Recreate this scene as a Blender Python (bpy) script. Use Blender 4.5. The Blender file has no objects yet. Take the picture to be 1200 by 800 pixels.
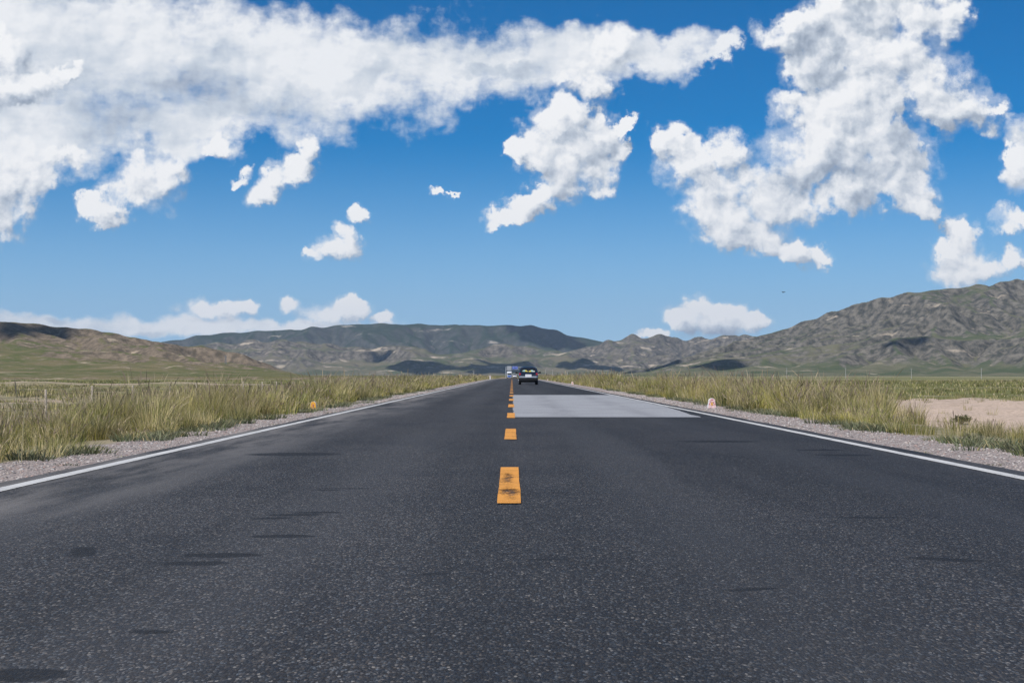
import bpy, math, random
import numpy as np

random.seed(7)
RNG = np.random.default_rng(11)
R = math.radians
SC = bpy.context.scene
COL = SC.collection

# ------------------------------------------------------------------ camera
F = 55.0 / 36.0 * 1200.0            # focal length in photograph pixels (55 mm lens)
HORIZON = 439.0                     # photograph row of the horizon
CAM = (0.02, 0.0, 0.835)
PITCH = math.atan((HORIZON - 400.0) / F)


def ray(px, py):
    """slopes (sideways, upwards) per metre forward of a line of sight"""
    a, b = (px - 600.0) / F, (400.0 - py) / F
    yy = math.cos(PITCH) - b * math.sin(PITCH)
    zz = math.sin(PITCH) + b * math.cos(PITCH)
    return a / yy, zz / yy


def at(px, py, d):
    u, v = ray(px, py)
    return (CAM[0] + u * d, d, CAM[2] + v * d)


cam_data = bpy.data.cameras.new('camera')
cam = bpy.data.objects.new('camera', cam_data)
COL.objects.link(cam)
cam.location = CAM
cam.rotation_euler = (R(90) + PITCH, 0, 0)
cam_data.lens = 55.0
cam_data.sensor_width = 36.0
cam_data.clip_start = 0.05
cam_data.clip_end = 80000.0
SC.camera = cam

SC.view_settings.view_transform = 'Standard'
SC.view_settings.look = 'None'
SC.view_settings.exposure = 0.0
SC.view_settings.gamma = 1.0
SC.view_settings.use_curve_mapping = False
SC.cycles.use_denoising = True
SC.cycles.max_bounces = 8
SC.cycles.diffuse_bounces = 3
SC.cycles.glossy_bounces = 3
SC.cycles.transmission_bounces = 4
SC.cycles.transparent_max_bounces = 12
SC.cycles.volume_bounces = 1
SC.cycles.use_adaptive_sampling = True
SC.cycles.adaptive_threshold = 0.01
SC.cycles.adaptive_min_samples = 12


# ------------------------------------------------------------------ object helpers
def tag(o, label=None, cat=None, group=None, kind=None):
    if label: o['label'] = label
    if cat: o['category'] = cat
    if group: o['group'] = group
    if kind: o['kind'] = kind
    return o


def link(name, me, mat=None, parent=None):
    o = bpy.data.objects.new(name, me)
    COL.objects.link(o)
    if mat is not None and me is not None:
        me.materials.append(mat)
    if parent is not None:
        o.parent = parent
    return o


def empty(name, loc, rz=0.0):
    o = bpy.data.objects.new(name, None)
    COL.objects.link(o)
    o.location = loc
    o.rotation_euler = (0, 0, rz)
    o.empty_display_size = 0.2
    return o


def copy_tree(o, parent=None):
    c = o.copy()
    COL.objects.link(c)
    if parent is not None:
        c.parent = parent
        c.matrix_parent_inverse = o.matrix_parent_inverse.copy()
    for ch in list(o.children):
        copy_tree(ch, c)
    return c


def mesh_np(name, verts, quads=None, tris=None, smooth=False):
    """fast mesh from numpy arrays"""
    me = bpy.data.meshes.new(name)
    verts = np.asarray(verts, dtype=np.float32)
    loops, starts, n = [], [], 0
    if quads is not None and len(quads):
        q = np.asarray(quads, dtype=np.int32)
        loops.append(q.ravel()); starts.append(np.arange(len(q), dtype=np.int32) * 4); n = q.size
    if tris is not None and len(tris):
        t = np.asarray(tris, dtype=np.int32)
        loops.append(t.ravel()); starts.append(n + np.arange(len(t), dtype=np.int32) * 3)
    loops = np.concatenate(loops); starts = np.concatenate(starts)
    me.vertices.add(len(verts)); me.vertices.foreach_set('co', verts.ravel())
    me.loops.add(len(loops)); me.loops.foreach_set('vertex_index', loops)
    me.polygons.add(len(starts)); me.polygons.foreach_set('loop_start', starts)
    if smooth:
        me.polygons.foreach_set('use_smooth', np.ones(len(starts), dtype=bool))
    me.update(calc_edges=True)
    return me


class MB:
    """collects shapes and links them as one mesh object"""
    def __init__(self):
        self.v, self.f = [], []

    def add(self, vs, fs):
        n = len(self.v)
        self.v += [tuple(p) for p in vs]
        self.f += [tuple(i + n for i in f) for f in fs]
        return self

    def box(self, c, s, bev=0.0):
        x, y, z = s[0] / 2, s[1] / 2, s[2] / 2
        if bev <= 0:
            vs = [(c[0] + i * x, c[1] + j * y, c[2] + k * z) for i in (-1, 1) for j in (-1, 1) for k in (-1, 1)]
            return self.add(vs, [(0, 1, 3, 2), (4, 6, 7, 5), (0, 4, 5, 1), (2, 3, 7, 6), (0, 2, 6, 4), (1, 5, 7, 3)])
        b = min(bev, x * .9, y * .9, z * .9)
        rings = []
        for zz, ins in ((-z, b), (-z + b, 0), (z - b, 0), (z, b)):
            xx, yy = x - ins, y - ins
            rings.append([(c[0] + px, c[1] + py, c[2] + zz) for px, py in
                          ((-xx + b, -yy), (xx - b, -yy), (xx, -yy + b), (xx, yy - b), (xx - b, yy), (-xx + b, yy), (-xx, yy - b), (-xx, -yy + b))])
        return self.loft(rings)

    def loft(self, rings, caps=True):
        m = len(rings[0])
        vs = [p for r in rings for p in r]
        fs = []
        for i in range(len(rings) - 1):
            for j in range(m):
                k = (j + 1) % m
                fs.append((i * m + j, i * m + k, (i + 1) * m + k, (i + 1) * m + j))
        if caps:
            fs.append(tuple(reversed(range(m))))
            fs.append(tuple((len(rings) - 1) * m + j for j in range(m)))
        return self.add(vs, fs)

    def tube(self, pts, rad, seg=8):
        """round bar through points; rad a number or one per point"""
        pts = [np.array(p, float) for p in pts]
        rads = rad if isinstance(rad, (list, tuple)) else [rad] * len(pts)
        rings = []
        for i, p in enumerate(pts):
            d = pts[min(i + 1, len(pts) - 1)] - pts[max(i - 1, 0)]
            d = d / (np.linalg.norm(d) + 1e-9)
            a = np.cross(d, (0, 0, 1.0)) if abs(d[2]) < .9 else np.cross(d, (1.0, 0, 0))
            a /= np.linalg.norm(a)
            b = np.cross(d, a)
            rings.append([tuple(p + rads[i] * (math.cos(t) * a + math.sin(t) * b)) for t in np.linspace(0, 2 * math.pi, seg, endpoint=False)])
        return self.loft(rings)

    def prism(self, poly, origin, u, v, thick, rear_scale=1.0):
        """2-D outline set on the plane origin+u,v and given thickness along u x v"""
        o, u, v = np.array(origin, float), np.array(u, float), np.array(v, float)
        u /= np.linalg.norm(u); v /= np.linalg.norm(v)
        n = np.cross(u, v)
        r0 = [tuple(o + a * rear_scale * u + b * rear_scale * v) for a, b in poly]
        r1 = [tuple(o + a * u + b * v + thick * n) for a, b in poly]
        return self.loft([r0, r1])

    def build(self, name, mat, parent=None, smooth=False, bevel=0.0, auto=35):
        me = bpy.data.meshes.new(name)
        me.from_pydata(self.v, [], self.f)
        me.update()
        if smooth:
            me.polygons.foreach_set('use_smooth', [True] * len(me.polygons))
            me.set_sharp_from_angle(angle=R(auto))
        o = link(name, me, mat, parent)
        if bevel:
            m = o.modifiers.new('edge', 'BEVEL')
            m.width = bevel; m.segments = 2; m.limit_method = 'ANGLE'
        return o


def rounded(w, h, r, seg=4):
    """rounded rectangle outline centred on 0"""
    pts = []
    for cx, cy, a0 in ((w / 2 - r, -h / 2 + r, -90), (w / 2 - r, h / 2 - r, 0), (-w / 2 + r, h / 2 - r, 90), (-w / 2 + r, -h / 2 + r, 180)):
        for k in range(seg + 1):
            a = R(a0 + 90 * k / seg)
            pts.append((cx + r * math.cos(a), cy + r * math.sin(a)))
    return pts


# ------------------------------------------------------------------ noise in numpy
def perlin(x, y, seed=0):
    r = np.random.default_rng(seed)
    g = r.normal(size=(256, 256, 2)); g /= np.linalg.norm(g, axis=-1, keepdims=True)
    xi, yi = np.floor(x).astype(int), np.floor(y).astype(int)
    xf, yf = x - xi, y - yi
    u, v = xf * xf * xf * (xf * (xf * 6 - 15) + 10), yf * yf * yf * (yf * (yf * 6 - 15) + 10)

    def d(i, j):
        gg = g[(xi + i) & 255, (yi + j) & 255]
        return gg[..., 0] * (xf - i) + gg[..., 1] * (yf - j)
    a = d(0, 0) * (1 - u) + d(1, 0) * u
    b = d(0, 1) * (1 - u) + d(1, 1) * u
    return (a * (1 - v) + b * v) * 1.5


def fbm(x, y, oct=5, seed=0, gain=.5, lac=2.03):
    s, a, f = 0.0, 1.0, 1.0
    for i in range(oct):
        s = s + a * perlin(x * f + 17.3 * i, y * f - 9.1 * i, seed + i)
        a *= gain; f *= lac
    return s


def sstep(a, b, x):
    t = np.clip((x - a) / (b - a), 0, 1)
    return t * t * (3 - 2 * t)


# ------------------------------------------------------------------ material helpers
class NT:
    """small helper to write node trees"""
    def __init__(self, tree):
        self.t = tree; self.t.nodes.clear()

    def n(self, kind, **kw):
        nd = self.t.nodes.new(kind)
        ins = kw.pop('ins', {})
        for k, v in kw.items():
            setattr(nd, k, v)
        for k, v in ins.items():
            s = nd.inputs[k]
            if isinstance(v, bpy.types.NodeSocket):
                self.t.links.new(v, s)
            else:
                s.default_value = v
        return nd

    def math(self, op, a, b=None, c=None, clamp=False):
        nd = self.t.nodes.new('ShaderNodeMath'); nd.operation = op; nd.use_clamp = clamp
        for i, v in enumerate((a, b, c)):
            if v is None: continue
            if isinstance(v, bpy.types.NodeSocket): self.t.links.new(v, nd.inputs[i])
            else: nd.inputs[i].default_value = v
        return nd.outputs[0]

    def vmath(self, op, a, b=None, scale=None):
        nd = self.t.nodes.new('ShaderNodeVectorMath'); nd.operation = op
        for i, v in enumerate((a, b)):
            if v is None: continue
            if isinstance(v, bpy.types.NodeSocket): self.t.links.new(v, nd.inputs[i])
            else: nd.inputs[i].default_value = v
        if scale is not None:
            if isinstance(scale, bpy.types.NodeSocket): self.t.links.new(scale, nd.inputs['Scale'])
            else: nd.inputs['Scale'].default_value = scale
        return nd.outputs['Value'] if op in ('DOT_PRODUCT', 'LENGTH') else nd.outputs[0]

    def step(self, x, a, b, lo=0.0, hi=1.0):
        nd = self.t.nodes.new('ShaderNodeMapRange'); nd.interpolation_type = 'SMOOTHSTEP'
        self.t.links.new(x, nd.inputs[0])
        for i, v in enumerate((a, b, lo, hi)):
            nd.inputs[i + 1].default_value = v
        return nd.outputs[0]

    def mix(self, f, a, b, mode='MIX'):
        nd = self.t.nodes.new('ShaderNodeMix'); nd.data_type = 'RGBA'; nd.blend_type = mode
        for i, v in ((0, f), (6, a), (7, b)):
            if isinstance(v, bpy.types.NodeSocket): self.t.links.new(v, nd.inputs[i])
            elif i == 0: nd.inputs[i].default_value = v
            else: nd.inputs[i].default_value = (v[0], v[1], v[2], 1)
        return nd.outputs[2]

    def noise(self, vec, scale, detail=4, rough=.55, out=0, dist=0.0, dim='3D'):
        nd = self.n('ShaderNodeTexNoise', noise_dimensions=dim, ins={'Vector': vec, 'Scale': scale, 'Detail': detail, 'Roughness': rough, 'Distortion': dist})
        return nd.outputs[out]

    def link(self, a, b):
        self.t.links.new(a, b)


def new_mat(name):
    m = bpy.data.materials.new(name); m.use_nodes = True
    k = NT(m.node_tree)
    out = k.n('ShaderNodeOutputMaterial')
    b = k.n('ShaderNodeBsdfPrincipled')
    k.link(b.outputs[0], out.inputs[0])
    return m, k, b, out


def plain(name, col, rough=.6, metal=0.0, spec=.5, coat=0.0, vary=.12, scale=6.0, trans=0.0):
    """solid colour with slight dirt variation"""
    m, k, b, out = new_mat(name)
    co = k.n('ShaderNodeTexCoord').outputs['Object']
    nz = k.noise(co, scale, 5, .6)
    f = k.step(nz, .35, .7)
    c = k.mix(f, tuple(v * (1 - vary) for v in col), tuple(min(1, v * (1 + vary)) for v in col))
    k.link(c, b.inputs['Base Color'])
    b.inputs['Roughness'].default_value = rough
    b.inputs['Metallic'].default_value = metal
    b.inputs['Specular IOR Level'].default_value = spec
    b.inputs['Coat Weight'].default_value = coat
    b.inputs['Transmission Weight'].default_value = trans
    return m


# ------------------------------------------------------------------ light
SUN_EL, SUN_AZ = 52.0, 216.0        # azimuth clockwise from straight ahead (+Y)
sun_dir = (math.sin(R(SUN_AZ)) * math.cos(R(SUN_EL)), math.cos(R(SUN_AZ)) * math.cos(R(SUN_EL)), math.sin(R(SUN_EL)))
sl = bpy.data.lights.new('sun', 'SUN')
sl.energy = 4.5; sl.angle = R(0.5); sl.color = (1.0, .95, .88)
so = bpy.data.objects.new('sun', sl); COL.objects.link(so)
so.location = (0, 0, 60)
from mathutils import Vector
so.rotation_euler = (-Vector(sun_dir)).to_track_quat('-Z', 'Y').to_euler()

# ------------------------------------------------------------------ sky with clouds
# clouds by direction: (photo column, row, half width, half height, tilt), in the units of the photograph
SOFT = [(60, 52, 205, 98, 0), (195, 76, 160, 82, 0), (335, 84, 148, 66, 5), (450, 84, 140, 64, 8), (570, 78, 120, 44, 9),
        (680, 66, 105, 38, 7), (770, 64, 80, 28, 12), (838, 58, 40, 10, 32), (80, 140, 170, 60, 0), (10, 145, 120, 85, 0),
        (230, 140, 110, 40, 5), (40, 380, 150, 14, -1), (180, 384, 190, 11, 0), (330, 382, 120, 9, 0), (1195, 180, 34, 42, 0)]
CRISP = [(25, 205, 58, 46, 25), (-8, 225, 48, 60, 0), (0, 60, 34, 36, 0), (20, 103, 60, 26, 5), (82, 86, 22, 12, 30), (72, 182, 22, 18, 0),
         (172, 212, 40, 38, 40), (195, 196, 25, 28, 0), (120, 244, 28, 20, 10), (152, 228, 28, 22, 20), (250, 172, 24, 12, 0),
         (346, 194, 36, 20, 35), (320, 213, 36, 16, 30), (363, 176, 18, 22, 0), (276, 204, 16, 7, 10),
         (396, 291, 32, 18, 10), (411, 276, 17, 16, 0), (426, 249, 14, 13, 20), (372, 296, 14, 7, 0), (515, 231, 11, 7, 0), (535, 234, 9, 4, 0),
         (712, 62, 42, 30, 15), (698, 102, 30, 22, 20), (668, 88, 20, 14, 0),
         (655, 140, 44, 28, 15), (640, 178, 38, 32, 0), (682, 165, 46, 36, 10), (662, 206, 38, 30, 0), (694, 200, 28, 26, 0),
         (620, 233, 32, 20, 38), (594, 250, 24, 13, 20), (736, 147, 22, 10, 25), (706, 222, 17, 16, 0), (604, 180, 14, 18, 0), (722, 178, 18, 16, 0),
         (910, 38, 26, 19, 15), (942, 36, 36, 26, 10), (978, 24, 48, 40, 0), (1015, 5, 62, 46, 0), (1068, -8, 64, 34, 0), (960, 74, 42, 36, 0),
         (1092, 26, 42, 32, 0), (1118, 8, 18, 18, 0), (1010, 60, 40, 40, 0),
         (921, 126, 25, 29, 0), (1000, 118, 78, 48, 12), (1066, 96, 72, 48, 0), (1048, 62, 58, 42, 0), (1120, 126, 58, 32, -12), (1160, 128, 28, 12, 0),
         (985, 165, 84, 52, 10), (1040, 188, 66, 48, 0), (940, 192, 62, 42, 0), (1000, 226, 58, 30, 0), (1066, 224, 38, 30, 0), (1076, 244, 24, 17, 0),
         (790, 166, 28, 20, -20), (851, 178, 25, 26, 0), (810, 192, 38, 27, 0), (856, 215, 58, 37, 0), (850, 250, 54, 34, 0), (885, 270, 54, 28, -22),
         (930, 295, 30, 19, -20), (830, 242, 36, 32, 0), (905, 236, 54, 37, 0), (962, 300, 12, 16, 0),
         (1120, 276, 23, 28, 0), (1130, 312, 40, 32, 0), (1108, 290, 20, 17, 0), (1162, 314, 28, 16, 0), (1190, 256, 32, 15, 15), (1188, 190, 20, 30, 0), (1192, 300, 14, 14, 0),
         (835, 376, 52, 20, 0), (822, 362, 24, 17, 0), (851, 361, 26, 13, 0), (882, 377, 22, 13, 0), (799, 377, 21, 15, 0), (765, 392, 22, 6, 0),
         (255, 364, 45, 13, 0), (284, 359, 18, 11, 0), (391, 366, 42, 14, 0), (410, 359, 20, 11, 0), (340, 357, 14, 9, 0), (446, 373, 18, 8, 0)]
GREY = [(80, 70, 75, 40, 0, .55), (240, 105, 70, 24, 0, .75), (300, 128, 110, 22, 0, .7), (430, 98, 50, 18, 15, .8), (590, 84, 52, 11, 8, .8), (255, 78, 34, 18, 20, .6),
        (1012, 216, 66, 34, 0, .75), (1066, 176, 46, 44, 0, .6), (955, 62, 46, 34, 0, .65), (925, 212, 44, 26, 0, .6), (700, 178, 36, 34, 0, .5), (150, 140, 100, 25, 0, .5),
        (0, 130, 50, 22, 0, .4), (1120, 150, 40, 14, 0, .4), (1015, 20, 34, 22, 0, .5), (835, 386, 50, 8, 0, .6), (650, 210, 30, 22, 0, .45),
        (65, 376, 16, 6, 0, 1.0), (175, 390, 20, 5, 0, 1.0)]

world = bpy.data.worlds.new("World")
SC.world = world
world.use_nodes = True
W = NT(world.node_tree)


def cloud_group(name, blobs, k=.25):
    """field that is 1 in the middle of a cloud lobe, 0 at its rim and negative outside"""
    g = bpy.data.node_groups.new(name, 'ShaderNodeTree')
    g.interface.new_socket('Vector', in_out='INPUT', socket_type='NodeSocketVector')
    g.interface.new_socket('Field', in_out='OUTPUT', socket_type='NodeSocketFloat')
    K = NT(g)
    gi, go = K.n('NodeGroupInput'), K.n('NodeGroupOutput')
    acc = None
    for b in blobs:
        px, py, rx, ry, rot = b[:5]
        u, v = ray(px, py)
        vec = gi.outputs[0]
        if acc is not None:      # each lobe waits for the one before it, which keeps the shader's memory small
            nd = K.t.nodes.new('ShaderNodeVectorMath'); nd.operation = 'MULTIPLY_ADD'
            K.link(acc, nd.inputs[0]); nd.inputs[1].default_value = (1e-7, 1e-7, 0); K.link(vec, nd.inputs[2])
            vec = nd.outputs[0]
        mp = K.n('ShaderNodeMapping', vector_type='TEXTURE', ins={'Vector': vec, 'Location': (u * F / 100, v * F / 100, 0), 'Rotation': (0, 0, R(rot)), 'Scale': (rx / 100, ry / 100, 1)})
        d = K.vmath('DOT_PRODUCT', mp.outputs[0], mp.outputs[0])
        w = b[5] if len(b) > 5 else 1.0
        t = K.math('MULTIPLY_ADD', d, -w, w)
        if acc is None:
            acc = t
        else:
            acc = K.math('SMOOTH_MAX', acc, t, k)
    K.link(acc, go.inputs[0])
    return g


def use_group(g, vec):
    nd = W.n('ShaderNodeGroup')
    nd.node_tree = g
    W.link(vec, nd.inputs[0])
    return nd.outputs[0]


dirv = W.n('ShaderNodeTexCoord').outputs['Generated']
sx = W.n('ShaderNodeSeparateXYZ', ins={0: dirv})
yy = W.math('MAXIMUM', sx.outputs[1], .02)
u_dir = W.math('DIVIDE', sx.outputs[0], yy)
v_dir = W.math('DIVIDE', sx.outputs[2], yy)
q = W.n('ShaderNodeCombineXYZ', ins={0: W.math('MULTIPLY', u_dir, F / 100), 1: W.math('MULTIPLY', v_dir, F / 100), 2: 0.0}).outputs[0]
# ragged, billowing rims: the coordinates are stirred by noise of several sizes
big = W.vmath('MULTIPLY', W.vmath('SUBTRACT', W.noise(q, 1.5, 7, .56, out=1, dim='2D'), (.5, .5, .5)), (1, 1, 0))
far = W.step(v_dir, .015, .11, .38, 1.0)          # low clouds are far away: their rags look smaller
small = W.vmath('MULTIPLY', W.vmath('SUBTRACT', W.noise(q, 7.0, 6, .6, out=1, dim='2D'), (.5, .5, .5)), (1, 1, 0))
q_s = W.vmath('ADD', q, W.vmath('SCALE', small, scale=W.math('MULTIPLY', far, .21)))
qa = W.vmath('ADD', q_s, W.vmath('SCALE', big, scale=W.math('MULTIPLY', far, .60)))
qb = W.vmath('ADD', q, W.vmath('SCALE', big, scale=W.math('MULTIPLY', far, .95)))
gs, gg = cloud_group('soft_cloud_field', SOFT, .5), cloud_group('grey_cloud_field', GREY, .2)
qp = W.vmath('ADD', q, W.vmath('SCALE', big, scale=.25))
fine = W.math('SUBTRACT', W.noise(q, 4.2, 7, .57, dim='2D'), .5)


def puffs(vec):
    return W.n('ShaderNodeTexVoronoi', feature='SMOOTH_F1', voronoi_dimensions='2D', ins={'Vector': vec, 'Scale': 1.9, 'Detail': 4.0, 'Roughness': .52, 'Smoothness': .8}).outputs[0]


puff = puffs(qp)
relief = W.math('MULTIPLY', W.math('SUBTRACT', puffs(W.vmath('ADD', qp, (-.06, .09, 0))), puff), .95)
fine_o = W.math('SUBTRACT', W.noise(W.vmath('ADD', q, (-.035, .055, 0)), 4.2, 7, .57, dim='2D'), .5)
relief = W.math('ADD', relief, W.math('MULTIPLY', W.math('SUBTRACT', fine, fine_o), .55))
wisp = W.noise(W.vmath('ADD', q, (7.3, 2.1, 0)), .75, 3, .5, dim='2D')
soften = W.step(wisp, .40, .66, .52, 1.05)               # some rims are crisp, others fray out
fs = use_group(gs, qb)
fg = use_group(gg, qb)
rag = W.math('MULTIPLY_ADD', fine, 1.5, W.math('MULTIPLY_ADD', puff, -.55, .20))
band = W.noise(W.n('ShaderNodeMapping', ins={'Vector': q, 'Rotation': (0, 0, R(-10)), 'Scale': (.55, 1.35, 1)}).outputs[0], .9, 6, .6, dim='2D')
fs_n = W.math('ADD', W.math('ADD', fs, W.math('MULTIPLY', fine, 1.2)), W.math('MULTIPLY', W.math('SUBTRACT', band, .5), 2.0))
a_soft = W.math('MULTIPLY', W.step(fs_n, -.40, .85), .97)
greyness = W.math('MULTIPLY', W.step(W.math('ADD', fg, W.math('MULTIPLY', fine, .8)), -.25, .85), .42)


def ramp(fac, stops):
    nd = W.n('ShaderNodeValToRGB', ins={0: fac})
    cr = nd.color_ramp
    cr.elements[0].position, cr.elements[0].color = stops[0][0], (*stops[0][1], 1)
    cr.elements[1].position, cr.elements[1].color = stops[-1][0], (*stops[-1][1], 1)
    for p, c in stops[1:-1]:
        cr.elements.new(p).color = (*c, 1)
    return nd.outputs[0]


shade_s = W.math('SUBTRACT', W.math('ADD', W.step(band, .25, .70, .52, 1.10), W.math('MULTIPLY', relief, .4)), greyness, clamp=True)
soft_col = ramp(shade_s, [(0, (.36, .42, .53)), (.5, (.62, .68, .76)), (1, (.90, .915, .94))])

sky = W.n('ShaderNodeTexSky', sky_type='NISHITA')
sky.sun_disc = False
sky.sun_elevation = R(SUN_EL)
sky.sun_rotation = R(SUN_AZ)
sky.altitude = 3100.0
sky.air_density = 1.0
sky.dust_density = .1
sky.ozone_density = 4.0
hs = W.n('ShaderNodeHueSaturation', ins={'Saturation': 1.5, 'Value': 1.06, 'Color': sky.outputs[0]})
low = W.math('MULTIPLY', W.step(sx.outputs[2], .16, -.02), .8)
pale = W.mix(low, hs.outputs[0], (3.5, 6.3, 10.0))          # moist air low over the plain
bg = W.n('ShaderNodeBackground', ins={'Color': pale, 'Strength': .085})
b_soft = W.n('ShaderNodeBackground', ins={'Color': soft_col, 'Strength': 1.0})
m_soft = W.n('ShaderNodeMixShader', ins={0: a_soft, 1: bg.outputs[0], 2: b_soft.outputs[0]})


def cumulus(name, blobs):
    g = cloud_group(name, blobs, .3)
    f1 = use_group(g, qa)
    f2 = use_group(g, W.vmath('ADD', qa, (-.10, .17, 0)))      # the same field a step towards the sun
    t_ = W.math('DIVIDE', W.math('ADD', W.math('ADD', f1, rag), .34), soften, clamp=True)
    alpha = W.step(t_, 0.0, 1.0)
    alpha = W.math('MAXIMUM', alpha, W.step(W.math('ADD', f1, W.math('MULTIPLY', fine, 2.2)), -.50, .55, 0.0, .42))      # thin veils round the heaps
    lit = W.math('MULTIPLY', W.math('SUBTRACT', W.math('MINIMUM', W.math('MAXIMUM', f1, -.4), .9), W.math('MINIMUM', W.math('MAXIMUM', f2, -.4), .9)), .62)
    sh = W.math('SUBTRACT', W.math('ADD', W.math('ADD', lit, relief), W.math('MULTIPLY_ADD', fine, .35, .70)), greyness, clamp=True)
    col = ramp(sh, [(0, (.32, .38, .48)), (.35, (.52, .58, .67)), (.68, (.78, .81, .86)), (1, (.95, .955, .97))])
    b = W.n('ShaderNodeBackground', ins={'Color': col, 'Strength': 1.0})
    return W.n('ShaderNodeMixShader', ins={0: alpha, 1: m_soft.outputs[0], 2: b.outputs[0]}).outputs[0]


SPLIT = 556.0                      # a gap between the cloud heaps
left_part = cumulus('cumulus_field_west', [b for b in CRISP if b[0] < SPLIT])
right_part = cumulus('cumulus_field_east', [b for b in CRISP if b[0] > SPLIT])
m_in = W.n('ShaderNodeMixShader', ins={0: W.math('GREATER_THAN', u_dir, (SPLIT - 600) / F), 1: left_part, 2: right_part})

# the rest of the dome: scattered fair-weather clouds on a flat layer
zz = W.math('MAXIMUM', sx.outputs[2], .03)
lay = W.n('ShaderNodeCombineXYZ', ins={0: W.math('DIVIDE', sx.outputs[0], zz), 1: W.math('DIVIDE', sx.outputs[1], zz), 2: 3.0}).outputs[0]
a_else = W.math('MULTIPLY', W.step(W.noise(lay, .8, 6, .58), .52, .66), W.step(sx.outputs[2], .02, .12))
b_else = W.n('ShaderNodeBackground', ins={'Color': (.75, .79, .85, 1), 'Strength': .95})
m_else = W.n('ShaderNodeMixShader', ins={0: a_else, 1: bg.outputs[0], 2: b_else.outputs[0]})
outside = W.math('MAXIMUM', W.step(W.math('ABSOLUTE', u_dir), .40, .48), W.step(v_dir, .28, .34))
outside = W.math('MAXIMUM', outside, W.math('LESS_THAN', v_dir, -.01), clamp=True)
m3 = W.n('ShaderNodeMixShader', ins={0: outside, 1: m_in.outputs[0], 2: m_else.outputs[0]})
wo = W.n('ShaderNodeOutputWorld')
W.link(m3.outputs[0], wo.inputs[0])
world.cycles.sampling_method = 'MANUAL'
world.cycles.sample_map_resolution = 512

# ------------------------------------------------------------------ lie of the land
def road_z(y):
    """the road is level, then dips beyond a slight crest"""
    y = np.asarray(y, float)
    return -0.72 * sstep(250, 700, y) - .55 * sstep(550, 1000, y)


ROAD_L, ROAD_R = -3.93, 4.43        # asphalt edges
LINE_L, LINE_R = -3.70, 4.15        # white edge lines


def ground_z(x, y):
    x, y = np.asarray(x, float), np.asarray(y, float)
    z = road_z(y) - .035
    off = np.where(x < 0, -x - 5.0, x - 5.8)
    z = z - .62 * sstep(0, 6.5, off)
    rough = sstep(.3, 3.0, off)
    z = z + rough * (.20 * np.clip(fbm(x * .30, y * .16, 3, 15), -.25, 1) + .07 * fbm(x * .9, y * .6, 2, 18)) * sstep(8, 14, x) * sstep(110, 90, y) + rough * (.10 * fbm(x * .11, y * .11, 3, 5) + .035 * fbm(x * .6, y * .6, 2, 9))
    # low earth bank beyond the fence on the left
    bank = np.exp(-((y - 205 - .35 * (x + 55) - 12 * perlin(x * .05, y * 0 + 3.3, 21)) / 9.0) ** 2) * sstep(-28, -40, x) * sstep(-130, -100, x)
    z = z + bank * (.45 + .35 * perlin(x * .09, y * .09, 31))
    return z


def axis(spans):
    out = []
    for a, b, st in spans:
        out.append(np.arange(a, b, st))
    return np.concatenate(out + [np.array([spans[-1][1]])])


xs = axis([(-15000, -3000, 1500), (-3000, -600, 120), (-600, -120, 24), (-120, -30, 3), (-30, 30, .45), (30, 120, 3), (120, 600, 24), (600, 3000, 160), (3000, 15000, 1500)])
ys = axis([(-150, -10, 20), (-10, 70, .5), (70, 160, 1.5), (160, 400, 5), (400, 1200, 20), (1200, 4000, 100), (4000, 15000, 1000)])
GX, GY = np.meshgrid(xs, ys)
GZ = ground_z(GX, GY)


def grid_quads(ny, nx):
    i = np.arange(ny * nx).reshape(ny, nx)
    return np.stack([i[:-1, :-1].ravel(), i[:-1, 1:].ravel(), i[1:, 1:].ravel(), i[1:, :-1].ravel()], 1)


# ---- ground material: dry sandy soil, green growth, gravel by the road
gm, k, b, out = new_mat('steppe_soil')
pos = k.n('ShaderNodeNewGeometry').outputs['Position']
sp = k.n('ShaderNodeSeparateXYZ', ins={0: pos})
X, Y = sp.outputs[0], sp.outputs[1]
nbig = k.noise(pos, .018, 6, .6)
nmid = k.noise(pos, .22, 6, .62)
nfin = k.noise(pos, 7.0, 5, .65)
stretch = k.vmath('MULTIPLY', pos, (.25, 1.0, 1.0))
nfar = k.noise(stretch, .006, 7, .62)
sand = k.mix(k.step(nfin, .3, .7), (.42, .325, .255), (.60, .475, .385))
sand = k.mix(k.step(nmid, .50, .75), sand, (.33, .25, .19))
sand = k.mix(k.math('MULTIPLY', k.step(k.noise(pos, 1.6, 6, .7), .56, .68), .6), sand, (.24, .185, .12))
green = k.mix(k.step(nmid, .3, .7), (.085, .115, .030), (.165, .165, .058))
green = k.mix(k.step(nfin, .35, .75), green, (.22, .20, .09))
cover = k.step(k.math('ADD', k.math('MULTIPLY', nmid, .5), k.math('MULTIPLY', nfar, .75)), .50, .62)
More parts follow.
